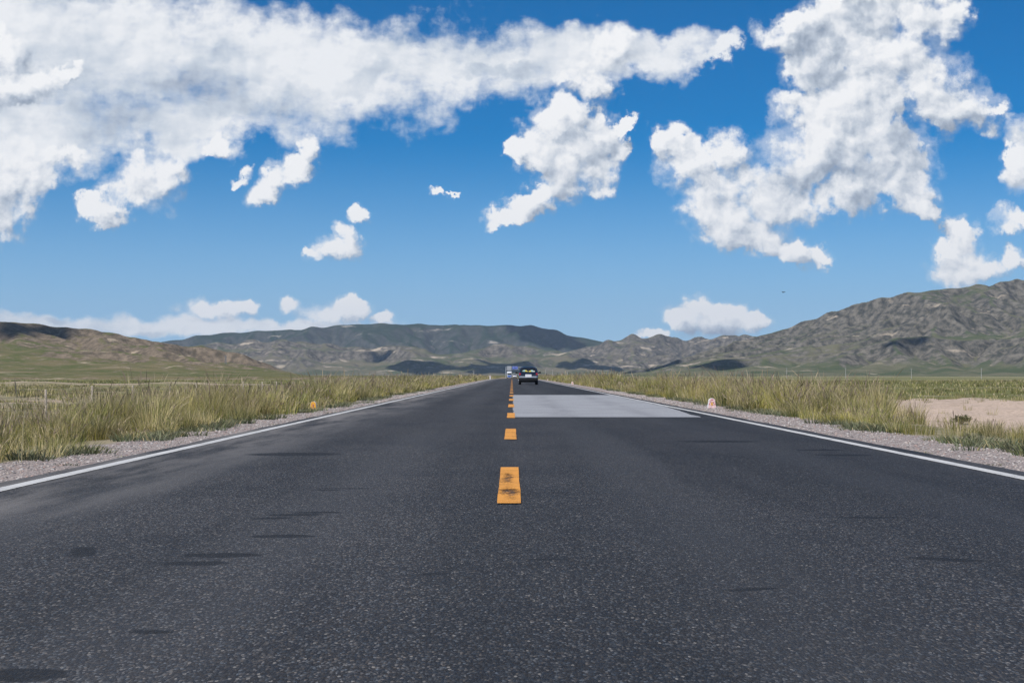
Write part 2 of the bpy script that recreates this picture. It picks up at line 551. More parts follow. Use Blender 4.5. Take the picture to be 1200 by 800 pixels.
# the bare pan on the right of the road
ex = k.math('DIVIDE', k.math('SUBTRACT', X, 24.0), 18.0); ey = k.math('DIVIDE', k.math('SUBTRACT', Y, 58.0), 36.0)
pan = k.math('SUBTRACT', 1.0, k.math('ADD', k.math('MULTIPLY', ex, ex), k.math('MULTIPLY', ey, ey)))
pan = k.step(k.math('ADD', pan, k.math('MULTIPLY', k.math('SUBTRACT', nmid, .5), 1.1)), -.12, .18)
near_l = k.math('MULTIPLY', k.step(X, -11.0, -14.0), k.step(Y, 260, 60))
thin = k.math('MULTIPLY', near_l, k.step(nmid, .48, .60))
keep = k.math('SUBTRACT', 1.0, k.math('MAXIMUM', pan, thin))
cover = k.math('MULTIPLY', k.math('MAXIMUM', cover, k.step(Y, 2500, 300, 0.0, .55)), keep)
bank_u = k.math('SUBTRACT', k.math('SUBTRACT', Y, 205.0), k.math('MULTIPLY', k.math('ADD', X, 55.0), .35))
bank_m = k.math('MULTIPLY', k.step(k.math('ABSOLUTE', k.math('ADD', bank_u, k.math('MULTIPLY', k.math('SUBTRACT', k.noise(pos, .06, 4), .5), 40))), 12, 5), k.math('MULTIPLY', k.step(X, -30, -40), k.step(X, -128, -100)))
bank_m = k.math('MULTIPLY', bank_m, k.step(k.noise(pos, .12, 4), .36, .46))
cover = k.math('MULTIPLY', cover, k.math('SUBTRACT', 1.0, bank_m))
soil = k.mix(cover, sand, green)
# gravelled verge
peb = k.n('ShaderNodeTexVoronoi', ins={'Vector': pos, 'Scale': 38.0, 'Randomness': 1.0})
pc = k.n('ShaderNodeSeparateColor', ins={0: peb.outputs['Color']})
grav = k.n('ShaderNodeValToRGB', ins={0: pc.outputs[0]})
cr = grav.color_ramp
cr.elements[0].color = (.15, .132, .125, 1); cr.elements[1].color = (.50, .455, .43, 1)
e = cr.elements.new(.45); e.color = (.31, .275, .262, 1)
e = cr.elements.new(.75); e.color = (.37, .29, .265, 1)
wob = k.math('MULTIPLY', k.math('SUBTRACT', k.noise(pos, 1.3, 5, .65), .5), 1.0)
verge_l = k.math('MULTIPLY', k.step(k.math('ADD', X, wob), -5.25, -4.95), k.step(X, 1.0, 0.0))
verge_r = k.math('MULTIPLY', k.step(k.math('ADD', X, wob), 6.05, 5.7), k.step(X, 0.0, 1.0))
verge = k.math('MAXIMUM', verge_l, verge_r)
col = k.mix(verge, soil, grav.outputs[0])
k.link(col, b.inputs['Base Color'])
b.inputs['Roughness'].default_value = .95
b.inputs['Specular IOR Level'].default_value = .2
bmp = k.n('ShaderNodeBump', ins={'Strength': .55, 'Distance': .03, 'Height': k.math('ADD', k.math('MULTIPLY', peb.outputs['Distance'], -1.2), nfin)})
k.link(bmp.outputs[0], b.inputs['Normal'])
g = link('ground', mesh_np('ground', np.stack([GX, GY, GZ], -1).reshape(-1, 3), grid_quads(*GX.shape), smooth=True), gm)
tag(g, kind='structure')

# ------------------------------------------------------------------ hills and mountains
def erode(z, dx, steps, kf, diff, fixed):
    ny, nx = z.shape
    N = ny * nx
    idx = np.arange(N).reshape(ny, nx)
    nb = [(di, dj) for di in (-1, 0, 1) for dj in (-1, 0, 1) if di or dj]
    A = np.ones(N)
    for s in range(steps):
        best = np.zeros((ny, nx)); rec = idx.copy()
        zmin = np.full((ny, nx), 1e9)
        for di, dj in nb:
            si = slice(max(0, -di), ny - max(0, di)); ti = slice(max(0, di), ny + min(0, di))
            sj = slice(max(0, -dj), nx - max(0, dj)); tj = slice(max(0, dj), nx + min(0, dj))
            d = dx * math.hypot(di, dj)
            sl_ = (z[si, sj] - z[ti, tj]) / d
            bb = best[si, sj]; m = sl_ > bb
            bb[m] = sl_[m]
            rr = rec[si, sj]; rr[m] = idx[ti, tj][m]
            np.minimum(zmin[si, sj], z[ti, tj], out=zmin[si, sj])
        r = rec.ravel(); mv = r != np.arange(N)
        for _ in range(60 if s == 0 else 6):
            A = 1.0 + np.bincount(r[mv], A[mv], N)
        drop = (z.ravel() - z.ravel()[r]).reshape(ny, nx)
        cut = np.minimum(kf * np.sqrt(A.reshape(ny, nx)) * best, .6 * drop)
        znew = z - cut
        pit = (~mv).reshape(ny, nx)
        znew[pit] = zmin[pit] + .02
        lap = np.zeros_like(z)
        lap[1:-1, 1:-1] = znew[2:, 1:-1] + znew[:-2, 1:-1] + znew[1:-1, 2:] + znew[1:-1, :-2] - 4 * znew[1:-1, 1:-1]
        znew += diff * lap
        znew[fixed] = z[fixed]
        z = znew
    return z


def hill_mat(name, grass_a, grass_b, rock_a, rock_b, tan, scale, tan_lo, steep=(.03, .12), green_top=None):
    m, k, b, out = new_mat(name)
    geo = k.n('ShaderNodeNewGeometry')
    pos = geo.outputs['Position']
    nz = k.n('ShaderNodeSeparateXYZ', ins={0: geo.outputs['Normal']}).outputs[2]
    n1 = k.noise(pos, scale, 7, .62)
    n2 = k.noise(pos, scale * 9, 6, .65)
    n3 = k.noise(k.vmath('MULTIPLY', pos, (.35, 1, 2.5)), scale * 3, 7, .65)
    grass = k.mix(k.step(n1, .38, .62), grass_a, grass_b)
    rock = k.mix(k.step(n2, .35, .68), rock_a, rock_b)
    st = k.math('ADD', k.math('SUBTRACT', 1.0, nz), k.math('MULTIPLY', k.math('SUBTRACT', n2, .5), .22))
    c = k.mix(k.step(st, steep[0], steep[1]), grass, rock)
    c = k.mix(k.math('MULTIPLY', k.step(n3, tan_lo, tan_lo + .08), .85), c, tan)
    if green_top:
        pz = k.n('ShaderNodeSeparateXYZ', ins={0: pos}).outputs[2]
        f = k.step(k.math('ADD', pz, k.math('MULTIPLY', k.math('SUBTRACT', n1, .5), green_top[3])), green_top[1], green_top[2])
        c = k.mix(k.math('MULTIPLY', f, k.step(n3, .66, .5)), c, green_top[0])
    # low scrub in dots and streaks
    v = k.noise(pos, scale * 40, 4, .7)
    c = k.mix(k.math('MULTIPLY', k.step(v, .54, .66), .5), c, tuple(x * .42 for x in grass_a))
    k.link(c, b.inputs['Base Color'])
    b.inputs['Roughness'].default_value = 1.0
    b.inputs['Specular IOR Level'].default_value = .05
    return m


def massif(name, crest, yc, x0, x1, y0, y1, dx, mat, power=1.4, seed=0, rough=.16, bumps=(), steps=110, kf=.25, diff=.06, wander=.1, wl=1.0):
    xs = np.arange(x0, x1 + dx, dx); ys = np.arange(y0, y1 + dx, dx)
    X, Y = np.meshgrid(xs, ys)
    cp = np.array([p[0] for p in crest], float); ch = np.array([(HORIZON - p[1]) / F for p in crest])

    def target(px):
        return np.interp(px, cp, ch)
    L = (y1 - y0)
    w = wl * 2.2 / L
    ycx = yc + wander * L * fbm(X * w * 1.3, X * 0 + seed, 3, seed + 50)
    H = np.maximum(target(600 + F * X / Y), 0) * yc
    s = np.where(Y < ycx, (Y - y0) / (ycx - y0), (y1 - Y) / (y1 - ycx))
    s = np.clip(s, 0, 1)
    z = H * s ** power * (1 + rough * 1.2 * fbm(X * w * 2, Y * w * 2, 4, seed)) + H * rough * s * fbm(X * w * 6, Y * w * 6, 5, seed + 7) * .6
    for bx, by, rx, ry, hh in bumps:
        q = ((X - bx) / rx) ** 2 + ((Y - by) / ry) ** 2
        z = np.maximum(z, hh * np.clip(1 - q, 0, 1) ** 1.1 * (1 + .35 * fbm(X * w * 7, Y * w * 7, 4, seed + 3)) + .3 * z)
    rim = np.minimum(np.minimum(X - x0, x1 - X) / (22 * dx), np.minimum(Y - y0, y1 - Y) / (8 * dx))
    z = np.maximum(z, 0) * sstep(0, 1, rim)
    fixed = np.zeros_like(z, bool)
    fixed[0, :] = fixed[-1, :] = True; fixed[:, 0] = fixed[:, -1] = True
    z = erode(z, dx, steps, kf * dx / 10, diff, fixed)
    # bring the skyline to the height it has in the photograph
    PXC = 600 + F * X / Y
    edges = np.arange(cp.min() - 40, cp.max() + 40, 6.0)
    bi = np.clip(((PXC - edges[0]) / 6.0).astype(int), 0, len(edges) - 1)
    for _ in range(3):
        el = (z / Y)
        top = np.zeros(len(edges)); np.maximum.at(top, bi.ravel(), el.ravel())
        want = target(edges + 3)
        ratio = np.where(top > 1e-5, want / np.maximum(top, 1e-5), 1.0)
        ker = np.ones(7) / 7
        ratio = np.convolve(np.pad(np.clip(ratio, .3, 2.5), 3, mode='edge'), ker, 'valid')
        z = z * np.interp(PXC, edges + 3, ratio)
    z = z + CAM[2]
    edge = np.minimum(np.minimum((X - x0), (x1 - X)) / (6 * dx), np.minimum((Y - y0), (y1 - Y)) / (3 * dx))
    z = z - 6.0 * (1 - sstep(0, 1, edge)) - 1.2 * (1 - sstep(0, 4, z - CAM[2])) 
    o = link(name, mesh_np(name, np.stack([X, Y, z], -1).reshape(-1, 3), grid_quads(*X.shape), smooth=True), mat)
    tag(o, kind='structure')
    return xs, ys, z


m_left = hill_mat('left_hill_cover', (.095, .11, .038), (.17, .145, .075), (.095, .078, .058), (.235, .185, .135), (.42, .34, .25), .012, .59, (.008, .05))
m_right = hill_mat('mountain_cover', (.07, .09, .045), (.15, .142, .09), (.045, .046, .042), (.19, .172, .145), (.38, .32, .25), .006, .60, (.022, .12))
m_mid = hill_mat('mid_hill_cover', (.075, .09, .05), (.16, .14, .095), (.055, .052, .048), (.20, .175, .145), (.46, .385, .30), .005, .575, (.03, .12))
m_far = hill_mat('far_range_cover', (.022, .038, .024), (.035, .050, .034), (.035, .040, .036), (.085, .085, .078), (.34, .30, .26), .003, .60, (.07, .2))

HILLS = {}
HILLS['left'] = massif('hills', [(-420, 360), (-200, 366), (0, 377), (40, 379), (75, 384), (110, 386), (150, 395), (180, 400), (208, 404), (240, 407), (270, 413), (300, 421), (330, 431), (352, 437), (366, 440)],
                       2300, -2050, 60, 900, 3000, 8, m_left, power=2.3, seed=3, rough=.2, steps=120, kf=.42, diff=.03)
HILLS['right'] = massif('mountain', [(700, 440), (760, 431), (800, 420), (825, 411), (850, 404), (880, 396), (920, 385), (960, 370), (1000, 357), (1040, 347), (1075, 342), (1110, 338), (1150, 334), (1185, 328), (1200, 328), (1300, 336), (1450, 350), (1560, 372)],
                        4600, 100, 2600, 2900, 5500, 7, m_right, power=1.9, seed=12, rough=.11, steps=140, kf=.36, diff=.042,
                        bumps=[(900, 3650, 330, 300, 62), (1300, 3500, 380, 300, 88), (1080, 3900, 260, 260, 110), (600, 3700, 260, 220, 36), (1650, 3700, 400, 300, 105)])
HILLS['mid'] = massif('foothills', [(560, 440), (610, 432), (640, 424), (665, 412), (690, 405), (715, 399), (745, 393), (780, 393), (800, 397), (830, 395), (870, 392), (905, 395), (960, 400), (1000, 410), (1040, 430)],
                      8200, -300, 2250, 6700, 9200, 11, m_mid, power=1.25, seed=22, rough=.32, steps=120, kf=.36, diff=.035, bumps=[(700, 7000, 330, 260, 90), (350, 7200, 300, 260, 60)])
HILLS['front'] = massif('foothills', [(120, 432), (160, 424), (190, 412), (215, 405), (260, 402), (300, 399), (345, 399), (400, 405), (440, 408), (462, 404), (480, 404), (500, 411), (530, 416), (552, 410), (580, 404), (605, 403), (640, 409), (680, 414), (715, 421), (760, 433), (800, 440)],
                        7300, -2300, 980, 6100, 8200, 10, m_mid, power=1.15, seed=33, rough=.34, steps=120, kf=.36, diff=.035)
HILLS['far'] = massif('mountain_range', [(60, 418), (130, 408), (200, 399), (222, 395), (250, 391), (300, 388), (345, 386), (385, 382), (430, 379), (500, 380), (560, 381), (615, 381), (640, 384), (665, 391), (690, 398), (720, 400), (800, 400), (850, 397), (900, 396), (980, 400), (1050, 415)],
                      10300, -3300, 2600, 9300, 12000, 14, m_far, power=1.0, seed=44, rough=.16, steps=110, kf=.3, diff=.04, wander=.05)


def hill_z(key, x, y):
    xs, ys, z = HILLS[key]
    i = int(np.clip(np.searchsorted(ys, y), 1, len(ys) - 1)); j = int(np.clip(np.searchsorted(xs, x), 1, len(xs) - 1))
    return float(z[i, j])



# ------------------------------------------------------------------ road
RY = axis([(-12, 60, 1.0), (60, 240, 4.0), (240, 1500, 10.0)])


def strip(name, xl, xr, y0, y1, lift, mat, parent, ragged=0.0, seed=0, skirt=0.0, st=None, nx=1):
    ys = RY[(RY > y0) & (RY < y1)]
    if st: ys = np.arange(y0, y1, st)[1:]
    ys = np.concatenate([[y0], ys, [y1]])
    z = road_z(ys) + lift
    if callable(xr): xr = xr(ys)
    a = xl + ragged * fbm(ys * .9, ys * 0 + 1.5, 4, seed)
    b_ = xr + ragged * fbm(ys * .9, ys * 0 + 7.5, 4, seed + 1)
    cols = [np.stack([a + (b_ - a) * t, ys, z], 1) for t in np.linspace(0, 1, nx + 1)]
    if skirt:
        cols = [np.stack([a - .03, ys, z - skirt], 1)] + cols + [np.stack([b_ + .03, ys, z - skirt], 1)]
    v = np.stack(cols, 1)
    return link(name, mesh_np(name, v.reshape(-1, 3), grid_quads(len(ys), len(cols))), mat, parent)


am, k, b, out = new_mat('asphalt')
pos = k.n('ShaderNodeNewGeometry').outputs['Position']
sp = k.n('ShaderNodeSeparateXYZ', ins={0: pos}); X, Y = sp.outputs[0], sp.outputs[1]
flat = k.vmath('MULTIPLY', pos, (1, 1, 0))
rolled = k.vmath('MULTIPLY', pos, (1, .40, 0))            # chips lie rolled out along the road
agg = k.n('ShaderNodeTexVoronoi', voronoi_dimensions='2D', ins={'Vector': rolled, 'Scale': 138.0})
agg2 = k.n('ShaderNodeTexVoronoi', voronoi_dimensions='2D', ins={'Vector': rolled, 'Scale': 74.0})
c1 = k.n('ShaderNodeSeparateColor', ins={0: agg.outputs['Color']})
c2 = k.n('ShaderNodeSeparateColor', ins={0: agg2.outputs['Color']})
streak = k.noise(k.vmath('MULTIPLY', pos, (1.0, .05, 0)), .9, 5, .6)
blotch = k.noise(pos, .35, 5, .6)
base = k.mix(k.step(streak, .32, .68), (.029, .031, .034), (.048, .050, .054))
base = k.mix(k.math('MULTIPLY', k.step(blotch, .42, .72), .62), base, (.020, .023, .028))
long_ = k.noise(k.vmath('MULTIPLY', pos, (1.6, .16, 0)), .8, 6, .65)
base = k.mix(k.math('MULTIPLY', k.step(long_, .52, .68), .5), base, (.019, .021, .025))
stone = k.n('ShaderNodeValToRGB', ins={0: c1.outputs[0]})
cr = stone.color_ramp
cr.elements[0].position = .0; cr.elements[0].color = (.45, .45, .48, 1)
cr.elements[1].position = 1.0; cr.elements[1].color = (3.4, 3.3, 3.15, 1)
for p, c in ((.55, (.8, .8, .82, 1)), (.80, (1.25, 1.22, 1.2, 1)), (.93, (2.3, 2.2, 2.05, 1))):
    e = cr.elements.new(p); e.color = c
base = k.mix(1.0, base, stone.outputs[0], 'MULTIPLY')
tone = k.mix(c1.outputs[2], (1.16, 1.0, .86), (.88, 1.0, 1.12))
base = k.mix(1.0, base, tone, 'MULTIPLY')
big = k.math('MULTIPLY', k.step(c2.outputs[1], .965, .985), k.step(agg2.outputs['Distance'], .42, .30))
base = k.mix(big, base, (.20, .19, .178))
# dust blown in along the left edge and a little on the right
dust = k.math('MULTIPLY', k.math('MAXIMUM', k.step(X, -2.0, -3.4), k.step(X, 3.75, 4.3, 0.0, .5)), k.step(k.noise(k.vmath('MULTIPLY', pos, (1, .12, 0)), 1.6, 6, .65), .36, .62))
base = k.mix(k.math('MULTIPLY', dust, .75), base, (.20, .19, .185))
# worn wheel tracks, paler and smoother
trk = None
for xx in (-2.75, -1.15, 1.05, 2.85):
    t = k.step(k.math('ABSOLUTE', k.math('SUBTRACT', X, xx)), .55, .1)
    trk = t if trk is None else k.math('MAXIMUM', trk, t)
base = k.mix(k.math('MULTIPLY', trk, k.step(blotch, .3, .7, .12, .34)), base, (.072, .074, .08))
# tar marks and oil spots, each where it lies on the road: (photo column, row, half width, half length in m, angle)
SPOTS = [(405, 572, .27, .05, 2), (382, 574, .12, .05, 0), (345, 603, .20, .09, 4), (318, 607, .14, .08, 8), (370, 600, .16, .08, 2), (98, 646, .075, .24, 14), (225, 660, .16, .10, 6),
         (172, 740, .09, .05, 0), (512, 672, .06, .05, 0), (990, 533, .34, .22, 0), (842, 517, .55, .35, 0), (1110, 655, .20, .07, -25), (345, 532, .55, .4, 4),
         (20, 790, .15, .10, 0), (960, 527, .3, .2, 0), (260, 650, .2, .1, 5), (640, 655, .1, .05, 0), (1020, 606, .22, .07, 0), (880, 690, .12, .05, 10), (330, 628, .2, .09, 0)]
wp = k.vmath('ADD', flat, k.vmath('SCALE', k.vmath('SUBTRACT', k.noise(pos, 5.0, 5, .65, out=1), (.5, .5, .5)), scale=.13))
wp = k.vmath('MULTIPLY', wp, (1, 1, 0))
tar = None
for px, py, rx, ry, rot in SPOTS:
    v_ = ray(px, py)[1]; d = CAM[2] / -v_
    x_, y_, _z = at(px, py, d)
    mp = k.n('ShaderNodeMapping', vector_type='TEXTURE', ins={'Vector': wp, 'Location': (x_, y_, 0), 'Rotation': (0, 0, R(rot)), 'Scale': (rx, ry, 1)})
    t = k.math('SUBTRACT', 1.0, k.vmath('DOT_PRODUCT', mp.outputs[0], mp.outputs[0]))
    tar = t if tar is None else k.math('MAXIMUM', tar, t)
tarm = k.math('MULTIPLY', k.step(k.math('ADD', tar, k.math('MULTIPLY', k.math('SUBTRACT', k.noise(pos, 14, 4, .7), .5), 1.1)), -.05, .45), .85)
base = k.mix(tarm, base, (.012, .013, .015))
# fine cracks
crk = k.n('ShaderNodeTexVoronoi', voronoi_dimensions='2D', feature='DISTANCE_TO_EDGE', ins={'Vector': k.vmath('ADD', k.vmath('MULTIPLY', flat, (.55, 1, 0)), k.vmath('SCALE', k.noise(pos, 1.2, 4, .6, out=1), scale=.8)), 'Scale': .16})
crm = k.math('MULTIPLY', k.step(crk.outputs['Distance'], .0035, .001), k.math('MULTIPLY', k.step(blotch, .52, .6), .55))
base = k.mix(crm, base, (.013, .013, .014))
k.link(base, b.inputs['Base Color'])
k.link(k.step(c1.outputs[1], 0, 1, .66, .95), b.inputs['Roughness'])
b.inputs['Specular IOR Level'].default_value = .34
h = k.math('ADD', k.math('MULTIPLY', c1.outputs[2], .6), k.math('MULTIPLY', agg.outputs['Distance'], -1.0))
bmp = k.n('ShaderNodeBump', ins={'Strength': .65, 'Distance': .006, 'Height': h})
k.link(bmp.outputs[0], b.inputs['Normal'])

road = strip('road', ROAD_L, ROAD_R, -12, 1480, 0.0, am, None, ragged=.035, seed=61, skirt=.09, nx=2)
tag(road, kind='structure')


def paint(name, col, lo, hi, spots=(), grime=(.10, .095, .09)):
    """road paint, worn through in places so that the asphalt shows"""
    m, k, b, out = new_mat(name)
    pos = k.n('ShaderNodeNewGeometry').outputs['Position']
    fl = k.vmath('MULTIPLY', pos, (1, 1, 0))
    a = k.noise(k.vmath('MULTIPLY', fl, (.35, 1.0, 0)), 20, 5, .7)
    wear = k.noise(fl, 2.2, 5, .65)
    v = k.n('ShaderNodeTexVoronoi', voronoi_dimensions='2D', ins={'Vector': fl, 'Scale': 95.0})
    vc = k.n('ShaderNodeSeparateColor', ins={0: v.outputs['Color']}).outputs[0]
    f = k.math('ADD', k.math('MULTIPLY', a, .7), k.math('ADD', k.math('MULTIPLY', wear, .6), k.math('MULTIPLY', vc, .22)))
    for (x_, y_, rx, ry) in spots:
        mp = k.n('ShaderNodeMapping', vector_type='TEXTURE', ins={'Vector': fl, 'Location': (x_, y_, 0), 'Scale': (rx, ry, 1)})
        t = k.step(k.vmath('LENGTH', mp.outputs[0]), 1.0, .2)
        f = k.math('ADD', f, k.math('MULTIPLY', t, .20))
    hole = k.step(f, lo, hi)
    c = k.mix(k.step(wear, .35, .7), col, tuple(x * .84 for x in col))
    c = k.mix(k.math('MULTIPLY', k.step(a, .45, .8), .3), c, grime)
    k.link(c, b.inputs['Base Color'])
    b.inputs['Roughness'].default_value = .7
    tr = k.n('ShaderNodeBsdfTransparent')
    mx = k.n('ShaderNodeMixShader', ins={0: hole, 1: b.outputs[0], 2: tr.outputs[0]})
    k.link(mx.outputs[0], out.inputs[0])
    return m


m_white = paint('white_road_paint', (.60, .60, .59), .82, 1.06)
m_orange = paint('orange_road_paint', (.74, .32, .045), .80, 1.05, spots=[(.0, 11.1, .10, .9), (-.01, 12.6, .07, .9)])
strip('edge_line', LINE_L - .065, LINE_L + .065, -12, 1200, .004, m_white, road, ragged=.006, seed=5)
strip('edge_line', LINE_R - .065, LINE_R + .065, -12, 1200, .004, m_white, road, ragged=.006, seed=8)
for i in range(-1, 30):
    y0 = 10.12 + 10.0 * i
    strip('lane_dash', -.078, .078, y0, y0 + 3.95, .008, m_orange, road, ragged=.004, seed=70 + i, st=.25)

cm, k, b, out = new_mat('pale_resurfaced_asphalt')
pos = k.n('ShaderNodeNewGeometry').outputs['Position']
a = k.noise(pos, 34, 4, .75)
bl = k.noise(pos, .5, 5, .6)
v = k.n('ShaderNodeTexVoronoi', voronoi_dimensions='2D', ins={'Vector': pos, 'Scale': 60.0})
vc = k.n('ShaderNodeSeparateColor', ins={0: v.outputs['Color']}).outputs[0]
c = k.mix(k.step(a, .35, .65), (.25, .258, .275), (.40, .408, .425))
c = k.mix(k.math('MULTIPLY', k.step(vc, .8, .95), .5), c, (.13, .135, .15))
c = k.mix(k.math('MULTIPLY', k.step(bl, .42, .7), .5), c, (.21, .212, .225))
X_ = k.n('ShaderNodeSeparateXYZ', ins={0: pos}).outputs[0]
wt = k.math('MAXIMUM', k.step(k.math('ABSOLUTE', k.math('SUBTRACT', X_, 1.1)), .5, .05), k.step(k.math('ABSOLUTE', k.math('SUBTRACT', X_, 2.85)), .5, .05))
c = k.mix(k.math('MULTIPLY', wt, k.step(k.noise(k.vmath('MULTIPLY', pos, (1, .1, 0)), 2.0, 5), .35, .65, .1, .5)), c, (.19, .192, .205))
sm = k.noise(k.vmath('MULTIPLY', pos, (.25, .9, 0)), 1.4, 6, .7)
c = k.mix(k.math('MULTIPLY', k.step(sm, .56, .7), .5), c, (.14, .145, .155))
k.link(c, b.inputs['Base Color']); b.inputs['Roughness'].default_value = .85
strip('road_patch', .045, lambda y: 3.76 + .28 * sstep(31, 42, y), 30.8, 64.5, .004, cm, road, ragged=.035, seed=90, st=.25, nx=2)

# ------------------------------------------------------------------ gravel, grass
def scatter_mesh(name, base_v, faces_tri, P, S, ROT, mat, cols=None):
    """many copies of one small shape as a single mesh: P places (n,3), S sizes (n,3), ROT turns (n)"""
    n, m = len(P), len(base_v)
    bv = np.asarray(base_v)[None] * S[:, None, :]
    c, s = np.cos(ROT)[:, None], np.sin(ROT)[:, None]
    x = bv[..., 0] * c - bv[..., 1] * s; y = bv[..., 0] * s + bv[..., 1] * c
    v = np.stack([x, y, bv[..., 2]], -1) + P[:, None, :]
    t = (np.asarray(faces_tri)[None] + (np.arange(n) * m)[:, None, None]).reshape(-1, 3)
    me = mesh_np(name, v.reshape(-1, 3), tris=t)
    if cols is not None:
        at_ = me.attributes.new('tint', 'FLOAT_COLOR', 'POINT')
        at_.data.foreach_set('color', np.concatenate([np.repeat(cols, m, axis=0), np.ones((n * m, 1))], 1).astype(np.float32).ravel())
    return link(name, me, mat)


def tint_mat(name, rough=.9, trans=0.0):
    m, k, b, out = new_mat(name)
    a = k.n('ShaderNodeAttribute', attribute_name='tint')
    k.link(a.outputs['Color'], b.inputs['Base Color'])
    b.inputs['Roughness'].default_value = rough
    b.inputs['Specular IOR Level'].default_value = .25
    if trans:
        tl = k.n('ShaderNodeBsdfTranslucent', ins={'Color': a.outputs['Color']})
        mx = k.n('ShaderNodeMixShader', ins={0: trans, 1: b.outputs[0], 2: tl.outputs[0]})
        k.link(mx.outputs[0], out.inputs[0])
    return m


m_stone = tint_mat('pebble')
t = (1 + 5 ** .5) / 2
ico = np.array([(-1, t, 0), (1, t, 0), (-1, -t, 0), (1, -t, 0), (0, -1, t), (0, 1, t), (0, -1, -t), (0, 1, -t), (t, 0, -1), (t, 0, 1), (-t, 0, -1), (-t, 0, 1)], float) / 1.9
ico_f = [(0, 11, 5), (0, 5, 1), (0, 1, 7), (0, 7, 10), (0, 10, 11), (1, 5, 9), (5, 11, 4), (11, 10, 2), (10, 7, 6), (7, 1, 8), (3, 9, 4), (3, 4, 2), (3, 2, 6), (3, 6, 8), (3, 8, 9), (4, 9, 5), (2, 4, 11), (6, 2, 10), (8, 6, 7), (9, 8, 1)]
ico = ico * (1 + .25 * RNG.normal(size=(12, 1)) * .6)
n = 26000
yy_ = 5 + 79 * RNG.random(n) ** 1.6
left_side = RNG.random(n) < .46
xx_ = np.where(left_side, ROAD_L - .06 - 1.02 * RNG.random(n) ** .9, ROAD_R + .06 + 1.35 * RNG.random(n) ** .9)
sz = .004 + .012 * RNG.random(n) ** 3 + .00012 * yy_
S_ = np.stack([sz * RNG.uniform(.8, 1.4, n), sz * RNG.uniform(.8, 1.4, n), sz * RNG.uniform(.5, .9, n)], 1)
P_ = np.stack([xx_, yy_, ground_z(xx_, yy_) + .15 * sz], 1)
pal = np.array([(.40, .36, .34), (.27, .245, .235), (.50, .47, .45), (.36, .265, .235), (.19, .175, .17), (.44, .385, .35)])
cc = pal[RNG.integers(0, 6, n)] * RNG.uniform(.7, 1.2, (n, 1))
o = scatter_mesh('gravel', ico, ico_f, P_, S_, RNG.random(n) * 6.28, m_stone, cc)
tag(o, 'loose grey and pinkish pebbles lying on the road shoulders', 'gravel', kind='stuff')


def blades(x, y, z, h, w, az, lean, col, tip_col, seed_head=None, head_len=.22, head_w=3.0):
    """curved blades as ribbons of three quads and a tip; optional feathery seed heads at the top"""
    n = len(x)
    ts = np.array([0, .34, .68, 1.0])
    wx = np.array([1.0, .95, .7, .12])
    wa = RNG.random(n) * math.pi
    bend = lean * h
    V = []; C = []
    dx, dy = np.cos(az), np.sin(az)
    for t_, ww in zip(ts, wx):
        cx = x + dx * bend * t_ ** 2; cy = y + dy * bend * t_ ** 2
        cz = z + h * t_ * (1 - .18 * lean * t_)
        for sgn in (-1, 1):
            V.append(np.stack([cx + sgn * w * ww * .5 * np.cos(wa), cy + sgn * w * ww * .5 * np.sin(wa), cz], 1))
            C.append(col * (1 - t_) + tip_col * t_)
    V = np.stack(V, 1); C = np.stack(C, 1)
    qd = np.array([(0, 1, 3, 2), (2, 3, 5, 4), (4, 5, 7, 6)])
    Q = (qd[None] + (np.arange(n) * 8)[:, None, None]).reshape(-1, 4)
    V, C = V.reshape(-1, 3), C.reshape(-1, 3)
    if seed_head is not None:
        i = np.nonzero(seed_head)[0]; m = len(i)
        hv, hc = [], []
        for t_, ww in ((1 - head_len, .25), (1 - head_len * .6, 1.0), (1 - head_len * .25, .8), (1.0 + head_len * .15, .08)):
            cx = x[i] + dx[i] * bend[i] * t_ ** 2; cy = y[i] + dy[i] * bend[i] * t_ ** 2
            cz = z[i] + h[i] * t_ * (1 - .18 * lean[i] * t_)
            for sgn in (-1, 1):
                hv.append(np.stack([cx + sgn * w[i] * head_w * ww * .5 * np.cos(wa[i]), cy + sgn * w[i] * head_w * ww * .5 * np.sin(wa[i]), cz + .004], 1))
                hc.append(HEADC[RNG.integers(0, len(HEADC), 1)[0]] * 1.0 + np.zeros((m, 3)))
        mixc = HEADC[RNG.integers(0, len(HEADC), m)] * RNG.uniform(.75, 1.2, (m, 1))
        hv = np.stack(hv, 1).reshape(-1, 3); hc = np.repeat(mixc, 8, axis=0)
        Q = np.concatenate([Q, (qd[None] + (np.arange(m) * 8)[:, None, None]).reshape(-1, 4) + len(V)])
        V = np.concatenate([V, hv]); C = np.concatenate([C, hc])
    return V, Q, C


HEADC = np.array([(.30, .225, .175), (.38, .30, .21), (.20, .145, .13), (.46, .38, .26)])
GREENS = np.array([(.24, .275, .036), (.12, .175, .026), (.38, .35, .065), (.05, .085, .018), (.44, .38, .09)])
STRAW = np.array([(.64, .53, .29), (.74, .63, .37), (.52, .43, .20)])
ACC = []


